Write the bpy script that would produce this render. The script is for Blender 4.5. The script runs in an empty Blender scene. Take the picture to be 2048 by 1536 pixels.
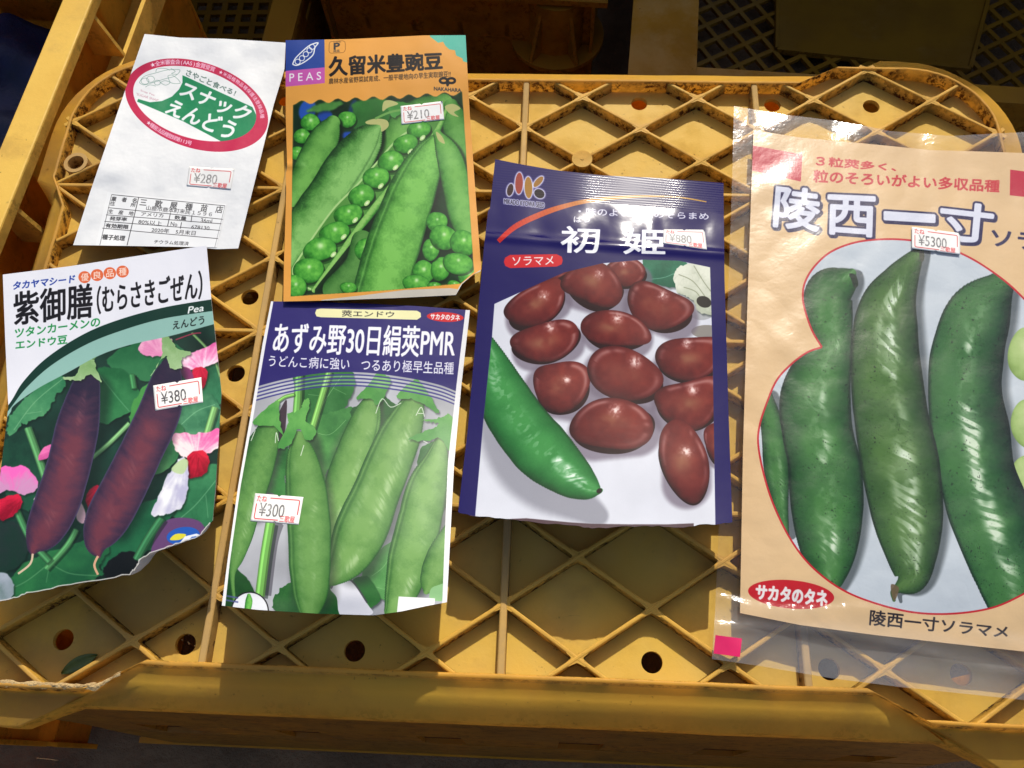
import bpy, math, random
import numpy as np
from mathutils import Vector, Matrix

# ------------------------------------------------------------------ camera, sky, sun, exposure
S = 0.001                                    # the script is written in millimetres
SC = bpy.context.scene
COL = SC.collection
CAM_R = np.array([[0.99874406, 0.04048591, -0.02951586],
                  [0.0251667, -0.91477287, -0.40318387],
                  [-0.04332357, 0.40193468, -0.91464287]])   # rows: right, down, forward
CAM_P = np.array([16.548, -325.305, 361.55])
FOC = 1750.0                                 # focal length in pixels of a 2048 wide picture
cd = bpy.data.cameras.new('camera')
cd.sensor_width = 36.0
cd.lens = FOC / 2048 * 36
cd.clip_start, cd.clip_end = 0.01, 200
cam = bpy.data.objects.new('camera', cd)
COL.objects.link(cam)
X, Y, Z = CAM_R[0], -CAM_R[1], -CAM_R[2]
P = CAM_P * S
cam.matrix_world = Matrix(((X[0], Y[0], Z[0], P[0]), (X[1], Y[1], Z[1], P[1]), (X[2], Y[2], Z[2], P[2]), (0, 0, 0, 1)))
SC.camera = cam

SUN_EL, SUN_AZ = math.radians(41), math.radians(9)
w = bpy.data.worlds.new("World")
SC.world = w
w.use_nodes = True
nt = w.node_tree
bg = nt.nodes['Background']
sky = nt.nodes.new('ShaderNodeTexSky')
sky.sky_type = 'NISHITA'
sky.sun_disc = False
sky.sun_elevation = SUN_EL
sky.sun_rotation = SUN_AZ
sky.air_density = 0.75
sky.dust_density = 2.0
sky.ozone_density = 0.2
nt.links.new(sky.outputs[0], bg.inputs[0])
bg.inputs[1].default_value = 0.15
sd = bpy.data.lights.new('sun', 'SUN')
sd.energy = 4.4
sd.angle = math.radians(0.5)
sd.color = (1.0, 0.95, 0.84)
sun = bpy.data.objects.new('sun', sd)
COL.objects.link(sun)
to_sun = Vector((math.sin(SUN_AZ) * math.cos(SUN_EL), math.cos(SUN_AZ) * math.cos(SUN_EL), math.sin(SUN_EL)))
sun.rotation_euler = to_sun.to_track_quat('Z', 'Y').to_euler()
sun.location = to_sun * 3
SC.view_settings.view_transform = 'Standard'
SC.view_settings.look = 'None'
SC.view_settings.exposure = 0.25
SC.view_settings.gamma = 1
SC.view_settings.use_curve_mapping = False
SC.render.engine = 'CYCLES'
SC.cycles.use_denoising = True
SC.cycles.max_bounces = 8
SC.cycles.transparent_max_bounces = 12

# ------------------------------------------------------------------ small helpers
def ray_to(x, y, z):
    """points of the scene (mm) seen at photo pixel (x, y) at height z"""
    x, y, z = np.broadcast_arrays(np.asarray(x, float), np.asarray(y, float), np.asarray(z, float))
    c = np.stack([(x - 1024) / FOC, (y - 768) / FOC, np.ones_like(x)], -1)
    d = c @ CAM_R
    t = (z - CAM_P[2]) / d[..., 2]
    return CAM_P + d * t[..., None]

def ss(a, b, x):
    t = np.clip((x - a) / (b - a), 0, 1)
    return t * t * (3 - 2 * t)

def vnoise(x, y, seed=0):
    x = np.asarray(x, float); y = np.asarray(y, float)
    g = np.random.RandomState(seed).rand(64, 64)
    xi = np.floor(x).astype(int); yi = np.floor(y).astype(int)
    fx = x - xi; fy = y - yi
    fx = fx * fx * (3 - 2 * fx); fy = fy * fy * (3 - 2 * fy)
    a = g[yi % 64, xi % 64]; b = g[yi % 64, (xi + 1) % 64]
    c = g[(yi + 1) % 64, xi % 64]; d = g[(yi + 1) % 64, (xi + 1) % 64]
    return (a * (1 - fx) + b * fx) * (1 - fy) + (c * (1 - fx) + d * fx) * fy

def fnoise(x, y, seed=0, octv=3):
    r = 0; a = 1; s = 0
    for k in range(octv):
        r = r + a * vnoise(x * 2 ** k + 7 * k, y * 2 ** k + 3 * k, seed + k); s += a; a *= .5
    return r / s

def mesh_obj(name, verts, faces, mat, parent=None, smooth=False, uv=None, origin=(0, 0, 0)):
    v = (np.asarray(verts, float) - np.asarray(origin, float)) * S
    me = bpy.data.meshes.new(name)
    me.from_pydata(v.tolist(), [], [tuple(int(i) for i in f) for f in faces])
    if uv is not None:
        ul = me.uv_layers.new(name='UVMap')
        li = np.zeros(len(me.loops), dtype=np.int32)
        me.loops.foreach_get('vertex_index', li)
        ul.data.foreach_set('uv', np.asarray(uv, np.float32)[li].ravel())
    if smooth:
        me.polygons.foreach_set('use_smooth', [True] * len(me.polygons))
    me.update()
    if mat:
        me.materials.append(mat)
    o = bpy.data.objects.new(name, me)
    COL.objects.link(o)
    if parent:
        o.parent = parent
    return o

def tag(o, label, cat, group=None, kind=None):
    if label: o['label'] = label
    if cat: o['category'] = cat
    if group: o['group'] = group
    if kind: o['kind'] = kind
    return o

def thing(name, label, cat, loc=(0, 0, 0), group=None):
    o = bpy.data.objects.new(name, None)
    o.empty_display_size = 0.02
    o.location = [c * S for c in loc]
    COL.objects.link(o)
    return tag(o, label, cat, group)

class MB:
    """collects boxes and prisms into one mesh"""
    def __init__(self): self.v = []; self.f = []
    def add(self, v, f):
        b = len(self.v); self.v += [tuple(p) for p in v]; self.f += [tuple(b + i for i in q) for q in f]
    def box(self, x0, x1, y0, y1, z0, z1):
        self.add([(x0, y0, z0), (x1, y0, z0), (x1, y1, z0), (x0, y1, z0), (x0, y0, z1), (x1, y0, z1), (x1, y1, z1), (x0, y1, z1)],
                 [(3, 2, 1, 0), (4, 5, 6, 7), (0, 1, 5, 4), (1, 2, 6, 5), (2, 3, 7, 6), (3, 0, 4, 7)])
    def bar(self, p, q, wt, wb, z0, z1, ch=0.35):
        """a rib from p to q, tapering upwards, with rounded top edges"""
        p = np.array(p, float); q = np.array(q, float)
        d = q - p; L = np.hypot(*d); d /= L; n = np.array([-d[1], d[0]])
        sec = [(-wb / 2, z0), (-wt / 2, z1 - ch), (-wt / 2 + ch * .7, z1 - ch * .25), (-wt / 2 + ch * 1.4, z1), (wt / 2 - ch * 1.4, z1), (wt / 2 - ch * .7, z1 - ch * .25), (wt / 2, z1 - ch), (wb / 2, z0)]
        m = len(sec)
        v = [(*(e + n * s), z) for e in (p, q) for s, z in sec]
        f = [(k, k + 1, m + k + 1, m + k) for k in range(m - 1)]
        f += [tuple(range(m))[::-1], tuple(range(m, 2 * m))]
        self.add(v, f)
    def prism(self, pts, z0, z1):
        m = len(pts)
        self.add([(x, y, z0) for x, y in pts] + [(x, y, z1) for x, y in pts],
                 [tuple(range(m))[::-1], tuple(range(m, 2 * m))] + [(k, (k + 1) % m, m + (k + 1) % m, m + k) for k in range(m)])
    def slab(self, pts3, t):
        """a flat plate of thickness t through coplanar 3D points"""
        p = np.array(pts3, float); n = np.cross(p[1] - p[0], p[2] - p[0]); n = n / np.linalg.norm(n) * t / 2
        m = len(p)
        self.add(list(p - n) + list(p + n), [tuple(range(m))[::-1], tuple(range(m, 2 * m))] + [(k, (k + 1) % m, m + (k + 1) % m, m + k) for k in range(m)])
    def build(self, name, mat, parent=None, rot=0, pivot=(0, 0), origin=(0, 0, 0), smooth=False):
        v = np.array(self.v)
        if rot:
            c, s = math.cos(rot), math.sin(rot)
            x = v[:, 0] - pivot[0]; y = v[:, 1] - pivot[1]
            v[:, 0] = pivot[0] + c * x - s * y; v[:, 1] = pivot[1] + s * x + c * y
        return mesh_obj(name, v, self.f, mat, parent, origin=origin, smooth=smooth)

def flat_with_holes(name, outline, holes, z0, z1, mat, parent, origin=(0, 0, 0)):
    """a plate filled between an outline and its holes"""
    cu = bpy.data.curves.new(name, 'CURVE'); cu.dimensions = '2D'; cu.fill_mode = 'BOTH'
    cu.extrude = (z1 - z0) / 2 * S
    for lp in [outline] + holes:
        sp_ = cu.splines.new('POLY'); sp_.points.add(len(lp) - 1); sp_.use_cyclic_u = True
        for k, (x, y) in enumerate(lp): sp_.points[k].co = (x * S, y * S, 0, 1)
    tmp = bpy.data.objects.new(name, cu); COL.objects.link(tmp)
    dg = bpy.context.evaluated_depsgraph_get()
    me = bpy.data.meshes.new_from_object(tmp.evaluated_get(dg))
    bpy.data.objects.remove(tmp); bpy.data.curves.remove(cu)
    me.transform(Matrix.Translation((-origin[0] * S, -origin[1] * S, ((z0 + z1) / 2 - origin[2]) * S)))
    me.name = name; me.materials.clear(); me.materials.append(mat)
    o = bpy.data.objects.new(name, me); COL.objects.link(o); o.parent = parent
    return o

# ------------------------------------------------------------------ materials
def lin(c):
    c = np.asarray(c, float) / 255
    r = np.where(c < .04045, c / 12.92, ((c + .055) / 1.055) ** 2.4)
    return (float(r[0]), float(r[1]), float(r[2]), 1)

class NT:
    def __init__(self, name):
        self.m = bpy.data.materials.new(name); self.m.use_nodes = True
        self.t = self.m.node_tree; self.t.nodes.clear()
    def n(self, typ, **kw):
        nd = self.t.nodes.new(typ)
        for k, v in kw.items():
            if k.startswith('i_'):
                key = k[2:]; key = int(key) if key.isdigit() else key.replace('_', ' ')
                if hasattr(v, 'is_output'): self.t.links.new(v, nd.inputs[key])
                else: nd.inputs[key].default_value = v
            else: setattr(nd, k, v)
        return nd
    def math(self, op, a, b=0.0, clamp=False): return self.n('ShaderNodeMath', operation=op, i_0=a, i_1=b, use_clamp=clamp).outputs[0]
    def noise(self, vec, scale, detail=4, rough=.55):
        return self.n('ShaderNodeTexNoise', i_Vector=vec, i_Scale=scale, i_Detail=detail, i_Roughness=rough).outputs['Fac']
    def ramp(self, fac, a, b):
        return self.n('ShaderNodeMapRange', i_Value=fac, i_1=a, i_2=b, interpolation_type='SMOOTHSTEP').outputs[0]
    def mix(self, f, a, b):
        nd = self.n('ShaderNodeMix', data_type='RGBA')
        for idx, v in ((0, f), (6, a), (7, b)):
            if hasattr(v, 'is_output'): self.t.links.new(v, nd.inputs[idx])
            else: nd.inputs[idx].default_value = v
        return nd.outputs[2]
    def out(self, sh): self.n('ShaderNodeOutputMaterial', i_Surface=sh); return self.m

def plastic(name, base, base2, dust=.35, grime=.5, trans=.22, dustcol=(162, 130, 76), rough=.5, spec=.22, zband=None):
    """dirty sun-worn crate plastic that lets a little light through"""
    t = NT(name)
    co = t.n('ShaderNodeTexCoord').outputs['Object']
    geo = t.n('ShaderNodeNewGeometry')
    big = t.noise(co, 14, 5, .6)
    c = t.mix(t.ramp(big, .38, .66), lin(base), lin(base2))
    # dust lies on surfaces that face up, in cloudy patches
    nz = t.n('ShaderNodeSeparateXYZ', i_0=geo.outputs['Normal']).outputs[2]
    up = t.ramp(nz, .2, .9)
    da = t.math('MULTIPLY', t.math('ADD', t.math('MULTIPLY', up, .7), .3), t.ramp(t.noise(co, 32, 7, .68), .62 - dust * .4, .86 - dust * .25))
    xy = t.n('ShaderNodeSeparateXYZ', i_0=co)
    left = t.math('MULTIPLY', t.ramp(xy.outputs[0], -.03, -.19), t.ramp(t.noise(co, 26, 6, .7), .34, .62))
    c = t.mix(t.math('MULTIPLY', t.math('MAXIMUM', t.math('MULTIPLY', da, .3 + .65 * dust), t.math('MULTIPLY', left, .62)), up), c, lin(dustcol))
    # tan stains where water has dried
    st = t.math('MULTIPLY', t.ramp(t.noise(co, 17, 7, .72), .52, .68), .28)
    c = t.mix(st, c, lin((150, 108, 48)))
    # brown grime on the upright faces
    side = t.math('SUBTRACT', 1.0, up)
    g1 = t.math('MULTIPLY', t.ramp(t.noise(co, 300, 6, .75), .50 - grime * .05, .565), t.ramp(t.noise(co, 48, 5, .65), .56 - grime * .22, .62 - grime * .1))
    g2 = t.math('MULTIPLY', t.ramp(t.noise(co, 75, 6, .7), .44, .66), .62)
    g = t.math('MULTIPLY', t.math('MAXIMUM', g1, g2), side)
    if zband:                                      # dirt packs into the foot of the ribs
        zc = t.n('ShaderNodeSeparateXYZ', i_0=co).outputs[2]
        zz = t.math('ADD', zc, t.math('MULTIPLY', t.math('SUBTRACT', t.noise(co, 130, 5, .7), .5), .007))
        low = t.ramp(zz, zband[1], zband[0])
        g = t.math('MAXIMUM', t.math('MULTIPLY', g, t.math('MULTIPLY_ADD', low, .75)), t.math('MULTIPLY', t.math('MULTIPLY', low, side), .45))
        g.node.inputs[0].links[0].from_node.inputs[1].links[0].from_node.inputs[2].default_value = .55
    c = t.mix(t.math('MULTIPLY', g, grime), c, lin((48, 24, 12)))
    # fine dark specks and a few scuffs
    sp_ = t.math('MULTIPLY', t.ramp(t.noise(co, 380, 3, .6), .66, .73), t.ramp(t.noise(co, 22, 4), .46, .60))
    c = t.mix(t.math('MULTIPLY', sp_, .8), c, lin((46, 32, 20)))
    mp = t.n('ShaderNodeMapping', i_Vector=co, i_Scale=(6, 60, 20)).outputs[0]
    sc_ = t.math('MULTIPLY', t.ramp(t.noise(mp, 9, 3, .6), .69, .76), t.ramp(t.noise(co, 11, 2), .5, .6))
    c = t.mix(t.math('MULTIPLY', sc_, .45), c, lin((88, 66, 48)))
    bmp = t.n('ShaderNodeBump', i_Strength=.35, i_Distance=.0006, i_Height=t.noise(co, 260, 6, .7))
    r = t.math('ADD', t.math('MULTIPLY', da, .4), rough, True)
    pb = t.n('ShaderNodeBsdfPrincipled', i_Base_Color=c, i_Roughness=r, i_Normal=bmp.outputs[0])
    pb.inputs['Specular IOR Level'].default_value = spec
    tr = t.n('ShaderNodeBsdfTranslucent', i_Color=t.mix(t.math('MULTIPLY', g, grime), lin((250, 204, 112)), lin((110, 70, 40))))
    return t.out(t.n('ShaderNodeMixShader', i_0=trans, i_1=pb.outputs[0], i_2=tr.outputs[0]).outputs[0])

M = {}
M['floor'] = plastic('yellow_plastic_floor', (216, 176, 76), (212, 178, 92), .34, .3, .28, spec=.12)
M['rib'] = plastic('yellow_plastic_ribs', (212, 166, 68), (204, 160, 72), .46, 1.0, .32, zband=(.1435, .1485))
M['cross'] = plastic('dusty_yellow_plastic', (194, 152, 76), (178, 142, 86), .9, .8, .14, (166, 136, 88), zband=(.1435, .1485))
M['rim'] = plastic('worn_yellow_plastic_rim', (212, 158, 58), (204, 152, 62), .5, 1.0, .4)
M['skirt'] = plastic('yellow_plastic_skirt', (238, 190, 72), (230, 178, 66), .36, .4, .6)
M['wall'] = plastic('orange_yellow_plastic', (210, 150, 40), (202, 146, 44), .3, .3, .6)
M['wall_shade'] = plastic('shade_dark_orange_plastic', (150, 98, 26), (134, 88, 28), .3, .5, .3)  # wall plastic with the shade below the skirt put into its colour
M['left'] = plastic('pale_yellow_plastic', (222, 182, 84), (214, 172, 76), .32, .35, .2)
M['back_shade'] = plastic('shade_dark_yellow_plastic', (146, 104, 30), (130, 92, 30), .12, .5, .06, spec=.03)  # base colour darkened to stand in for shade on the back crates

def simple(name, a, b, scale=40, rough=.8, bump=.5, dist=.002):
    t = NT(name); co = t.n('ShaderNodeTexCoord').outputs['Object']
    f = t.noise(co, scale, 8, .65)
    c = t.mix(t.ramp(f, .3, .7), lin(a), lin(b))
    bm = t.n('ShaderNodeBump', i_Strength=bump, i_Distance=dist, i_Height=t.noise(co, scale * 4, 8, .7))
    return t.out(t.n('ShaderNodeBsdfPrincipled', i_Base_Color=c, i_Roughness=rough, i_Normal=bm.outputs[0]).outputs[0])
M['soil'] = simple('dry_soil', (132, 102, 70), (100, 76, 50), 22, .95, .8, .006)
M['crust'] = simple('crumbly_dried_dirt', (186, 160, 112), (156, 126, 82), 300, .95, .9, .001)
M['leaf'] = simple('green_leaf', (70, 84, 8), (46, 60, 8), 120, .45, .3, .0005)
M['blue'] = simple('dark_blue_cloth', (16, 20, 74), (12, 24, 48), 14, .6, .5, .004)
M['board'] = simple('shade_board_wood', (96, 76, 58), (70, 56, 44), 9, .85, .5, .002)  # wood of the unseen screen added as a shade caster

def print_mat(name, img, rough=.45, spec=.4, bump=.25, bscale=60, bdist=.0015, crimp=None, coat=0.0, fine=.1, sharp=False):
    """the packet's printed sheet: artwork drawn by this script, plus the handling creases of the paper or film"""
    t = NT(name)
    tc = t.n('ShaderNodeTexCoord')
    im = t.n('ShaderNodeTexImage', i_Vector=tc.outputs['UV'], image=img, interpolation='Cubic', extension='EXTEND')
    co = tc.outputs['Object']
    h = t.noise(co, bscale, 4, .5)
    if sharp:
        h = t.math('ADD', t.math('ABSOLUTE', t.math('SUBTRACT', t.noise(co, bscale, 5, .55), .5)),
                   t.math('MULTIPLY', t.math('ABSOLUTE', t.math('SUBTRACT', t.noise(co, bscale * .45, 3, .5), .5)), 1.6))
    h = t.math('ADD', h, t.math('MULTIPLY', t.noise(co, 1500, 3, .6), fine * .1))
    if crimp:
        n_, v0 = crimp
        vv = t.n('ShaderNodeSeparateXYZ', i_0=tc.outputs['UV']).outputs[1]
        msk = t.ramp(vv, v0 - .004, v0 + .004)
        wv = t.math('SINE', t.math('MULTIPLY', vv, n_ * 2 * math.pi))
        h = t.math('ADD', h, t.math('MULTIPLY', t.math('MULTIPLY', wv, msk), 2.2))
    b = t.n('ShaderNodeBump', i_Strength=bump, i_Distance=bdist, i_Height=h)
    pb = t.n('ShaderNodeBsdfPrincipled', i_Base_Color=im.outputs[0], i_Roughness=rough, i_Normal=b.outputs[0])
    pb.inputs['Specular IOR Level'].default_value = spec
    pb.inputs['Coat Weight'].default_value = coat
    pb.inputs['Coat Roughness'].default_value = .12
    tr = t.n('ShaderNodeBsdfTranslucent', i_Color=im.outputs[0])
    return t.out(t.n('ShaderNodeMixShader', i_0=.06, i_1=pb.outputs[0], i_2=tr.outputs[0]).outputs[0])

def paper(name, col, rough=.7):
    t = NT(name); co = t.n('ShaderNodeTexCoord').outputs['Object']
    c = t.mix(t.ramp(t.noise(co, 60, 5), .35, .7), lin(col), lin([k * .93 for k in col]))
    return t.out(t.n('ShaderNodeBsdfPrincipled', i_Base_Color=c, i_Roughness=rough).outputs[0])
M['paper'] = paper('white_packet_back', (218, 214, 206))
M['foil'] = paper('grey_inner_foil', (150, 140, 136), .4)

def film(name):
    t = NT(name); co = t.n('ShaderNodeTexCoord').outputs['Object']
    h = t.math('ADD', t.math('ABSOLUTE', t.math('SUBTRACT', t.noise(co, 62, 4, .55), .5)), t.math('MULTIPLY', t.noise(co, 320, 3, .5), .10))
    b = t.n('ShaderNodeBump', i_Strength=.22, i_Distance=.003, i_Height=h).outputs[0]
    lw = t.n('ShaderNodeLayerWeight', i_0=.35, i_Normal=b).outputs['Facing']
    gl = t.n('ShaderNodeBsdfGlossy', i_Color=(1, 1, 1, 1), i_Roughness=.13, i_Normal=b)
    tp = t.n('ShaderNodeBsdfTransparent', i_Color=(.97, .97, .97, 1))
    df = t.n('ShaderNodeBsdfDiffuse', i_Color=(.85, .85, .86, 1), i_Normal=b)
    uvs = t.n('ShaderNodeSeparateXYZ', i_0=t.n('ShaderNodeTexCoord').outputs['UV'])
    mg = t.math('MULTIPLY', t.math('MAXIMUM', t.ramp(uvs.outputs[1], .13, .09), t.math('MULTIPLY', t.ramp(uvs.outputs[1], .93, .97), .8)), t.math('MULTIPLY', t.ramp(t.noise(co, 30, 3, .5), .0, .6), .055))
    m1 = t.n('ShaderNodeMixShader', i_0=t.math('ADD', t.math('ADD', mg, .004), t.math('MULTIPLY', t.ramp(t.noise(co, 45, 4), .4, .7), .008)), i_1=tp.outputs[0], i_2=df.outputs[0])
    fc = t.n('ShaderNodeMath', operation='MULTIPLY_ADD', i_0=lw, i_1=.06, i_2=.013).outputs[0]
    return t.out(t.n('ShaderNodeMixShader', i_0=fc, i_1=m1.outputs[0], i_2=gl.outputs[0]).outputs[0])
M['film'] = film('clear_plastic_film')

# ------------------------------------------------------------------ ground
v = []
f = []
n = 60
gx = np.linspace(-1, 1, n); gx = np.sign(gx) * np.abs(gx) ** 3 * 30000
for j in range(n):
    for i in range(n):
        a, b = gx[i], gx[j]
        v.append((a, b, -309 + 5 * float(vnoise(a / 70 + 9, b / 70 + 5, 3)) if abs(a) < 3000 and abs(b) < 3000 else -309))
for j in range(n - 1):
    for i in range(n - 1):
        f.append((j * n + i, j * n + i + 1, (j + 1) * n + i + 1, (j + 1) * n + i))
tag(mesh_obj('ground', v, f, M['soil'], smooth=True), 'dry brown soil beneath the crates', 'ground', kind='structure')

# ------------------------------------------------------------------ upside-down crate (its ribbed bottom carries the packets)
CY, RA, RB = -141.15, 30.0, 20.3            # centre line, half pitch of the rib diamonds

def crate_outline(de, dc):
    """outline of the crate bottom: recessed long edges, round corner lobes; de / dc push edges / corners outward"""
    hy, hc, hx, cx, r = 150.3, 160.9, 230.0, 200.0, 40.0
    q = [(70, hy + de), (142 + de * 1.7, hy + de), (162.5 + dc * 1.9, hc + dc), (max(cx, 163.5 + dc * 2), hc + dc)]
    a0 = 90 if dc < 12 else 85
    for k in range(1, 13):
        a = math.radians(a0 * (1 - k / 12))
        q.append((cx + (r + dc) * math.cos(a), hc - r + (r + dc) * math.sin(a)))
    q += [(240 + dc, 92), (240 + dc, 84 + dc * .3), (hx + de, 66 + de * .6), (hx + de, 30)]
    pts = q + [(x, -y) for x, y in q[::-1]]
    pts = pts + [(-x, y) for x, y in pts[::-1]]
    tg = [0, 0] + [1] * 16 + [0, 0]
    tg = tg + tg[::-1]; tg = tg + tg[::-1]
    return [(x, y + CY) for x, y in pts], tg

def clip_line(p, d, poly):
    """the stretches of the line p + t d inside a polygon"""
    p = np.array(p, float); d = np.array(d, float) / np.hypot(*d); ts = []
    m = len(poly)
    for k in range(m):
        a = np.array(poly[k]); e = np.array(poly[(k + 1) % m]) - a
        den = d[0] * e[1] - d[1] * e[0]
        if abs(den) < 1e-9: continue
        r = a - p
        t = (r[0] * e[1] - r[1] * e[0]) / den; u = (r[0] * d[1] - r[1] * d[0]) / den
        if 0 <= u < 1: ts.append(t)
    ts.sort()
    return [(p + d * ts[k], p + d * ts[k + 1]) for k in range(0, len(ts) - 1, 2)]

ORG = (0, CY, -150)
crate = thing('upturned_crate', 'worn yellow plastic crate lying upside down with seed packets spread on its diamond ribbed bottom', 'crate', ORG, 'yellow plastic crates')
inner, _ = crate_outline(0.2, 0.2)
HOLES = [(x, y) for x in (-182, -130.5, -60.3, 60.3, 130.5, 182) for y in (1.6, -284)] + [(sx * 130.3, CY + sy * 20.4) for sx in (-1, 1) for sy in (-1, 1)] + [(sx * 206, CY + sy * 60) for sx in (-1, 1) for sy in (-1, 1)]
circ = lambda x, y, r, m=28: [(x + r * math.cos(2 * math.pi * k / m), y + r * math.sin(2 * math.pi * k / m)) for k in range(m)]
flat_with_holes('base_panel', inner, [circ(x, y, 4.3) for x, y in HOLES], -9.2, -6.9, M['floor'], crate, ORG)

lat = MB()
inner1, _ = crate_outline(.9, .9)
for fam, sg in ((0, 1), (1, -1)):
    for k in range(-40, 41):
        c0 = -RB + 2 * RB * k
        for p, q in clip_line((0, c0), (RA, -sg * RB), inner1):
            if np.hypot(*(q - p)) > 4:
                lat.bar(p, q, 1.75, 2.4, -7.0, 0.0 if fam else -.12, .4)
# filleted crossings
dv = np.array([RA, RB]) / math.hypot(RA, RB)
def inside(x, y, poly):
    c = False; m = len(poly)
    for k in range(m):
        x1, y1 = poly[k]; x2, y2 = poly[(k + 1) % m]
        if (y1 > y) != (y2 > y) and x < (x2 - x1) * (y - y1) / (y2 - y1) + x1: c = not c
    return c
for i in range(-8, 9):
    for j in range(-1, 16):
        if (i + j) % 2 == 1 and inside(i * RA, -j * RB, inner1):
            pts = []
            dirs = [math.atan2(RB, RA), math.pi - math.atan2(RB, RA), math.pi + math.atan2(RB, RA), -math.atan2(RB, RA)]
            for kk, a in enumerate(dirs):
                b = dirs[(kk + 1) % 4]
                if b < a: b += 2 * math.pi
                h = .92
                for sgn, dd in ((-1, 4.6), (1, 4.6)):
                    pts.append((math.cos(a) * dd - math.sin(a) * h * sgn, math.sin(a) * dd + math.cos(a) * h * sgn))
                mid = (a + b) / 2; half = (b - a) / 2
                cr = h / math.sin(half)                  # inner corner of the two ribs
                for tt in (.35, .5, .65):
                    ang = a + (b - a) * tt
                    rr = cr + .75 + abs(tt - .5) * 2.2
                    pts.append((math.cos(ang) * rr, math.sin(ang) * rr))
            lat.prism([(x + i * RA, y - j * RB) for x, y in pts], -7.0, -.22)
lat.prism(circ(RA, -2 * RB, 5.2), -7, .25)
lat.prism(circ(RA, -2 * RB, .9), 0, .5)
lat.build('rib_lattice', M['rib'], crate, origin=ORG)
for x in (-120, 0, 120):
    b = MB(); b.bar((x, -291.6), (x, 9.4), 3.0, 3.4, -7.0, .22, .5)
    b.build('cross_rib', M['cross'], crate, origin=ORG)
for jj in (3, 7, 11):
    b = MB()
    for p, q in clip_line((0, -jj * RB), (1, 0), inner1): b.bar(p, q, 2.0, 2.6, -7.0, -.3, .4)
    b.build('long_rib', M['rib'], crate, origin=ORG)

EP = [(0, -7.2), (-.1, -3), (0, .5), (.5, .95), (1.5, .95), (2.0, .4), (2.7, -1.8), (8.2, -3.1), (9.6, -4.1), (17.4, -14.2), (18.2, -17.6), (18.3, -21), (16.5, -21.6), (13, -22.2)]
CP = [(0, -7.2), (-.1, -3), (0, .5), (.4, .9), (1.2, .9), (1.8, .4), (2.3, -3.4), (2.8, -7), (4.2, -8.4), (15.4, -9.2), (16.4, -10.2), (16.6, -21), (15, -21.6), (11, -22.2)]
v = []; f = []
sub = 6
rnd = random.Random(4)
for (de, ze), (dc, zc) in zip(EP, CP):
    pe, tg = crate_outline(de, dc)
    m = len(pe)
    for k in range(m):
        a, b2 = np.array(pe[k]), np.array(pe[(k + 1) % m])
        za, zb = (zc if tg[k] else ze), (zc if tg[(k + 1) % m] else ze)
        ns = 6
        for q in range(ns):
            t_ = q / ns
            p = a + (b2 - a) * t_
            z = za + (zb - za) * t_
            if p[1] < CY - 100 and 9 < de < 18 and not tg[k] and not tg[(k + 1) % len(pe)]: z += (5.6 if de > 17 else .4)   # the long near edge flares flatter
            if ze > .4:                                   # chipped, dusty top edge
                z += (fnoise(p[0] / 4 + 40, p[1] / 4 + 40, 12) - .5) * .55
            v.append((p[0] + (vnoise(p[0] / 9 + 31, p[1] / 9 + 37, 5) - .5) * .5, p[1] + (vnoise(p[0] / 9 + 11, p[1] / 9 + 17, 6) - .5) * .5, z))
m = m * 6
R_ = len(EP)
for r in range(R_ - 1):
    for k in range(m):
        f.append((r * m + k, r * m + (k + 1) % m, (r + 1) * m + (k + 1) % m, (r + 1) * m + k))
mesh_obj('rim_skirt', v, f, M['rim_mix'] if 'rim_mix' in M else M['skirt'], crate, smooth=True, origin=ORG)
SKIRT = bpy.data.objects['rim_skirt']
SKIRT.data.materials.append(M['rim'])
for p in SKIRT.data.polygons:
    if p.index // m < 6: p.material_index = 1

def grid_wall(mb, o, u, vd, W, H, nu, nv, bu, bv, t, mu=0, mv=0):
    """a perforated wall: bars along u and v leave nu x nv rectangular openings"""
    o = np.array(o, float); u = np.array(u, float); vd = np.array(vd, float)
    nrm = np.cross(u, vd); nrm /= np.linalg.norm(nrm)
    def strip(a0, a1, b0, b1, th):
        c = [o + u * a + vd * b + nrm * e for e in (-th / 2, th / 2) for a, b in ((a0, b0), (a1, b0), (a1, b1), (a0, b1))]
        mb.add(c, [(3, 2, 1, 0), (4, 5, 6, 7), (0, 1, 5, 4), (1, 2, 6, 5), (2, 3, 7, 6), (3, 0, 4, 7)])
    iu = (W - 2 * mu); iv = (H - 2 * mv)
    for k in range(nv + 1):
        if k == 0: b0, b1 = 0, mv + bv / 2
        elif k == nv: b0, b1 = H - mv - bv / 2, H
        else: b0, b1 = mv + iv * k / nv - bv / 2, mv + iv * k / nv + bv / 2
        strip(0, W, b0, b1, t)
    for k in range(nu + 1):
        if k == 0: a0, a1 = .2, mu + bu / 2
        elif k == nu: a0, a1 = W - mu - bu / 2, W - .2
        else: a0, a1 = mu + iu * k / nu - bu / 2, mu + iu * k / nu + bu / 2
        strip(a0, a1, .2, H - .2, t * .8)

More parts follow.
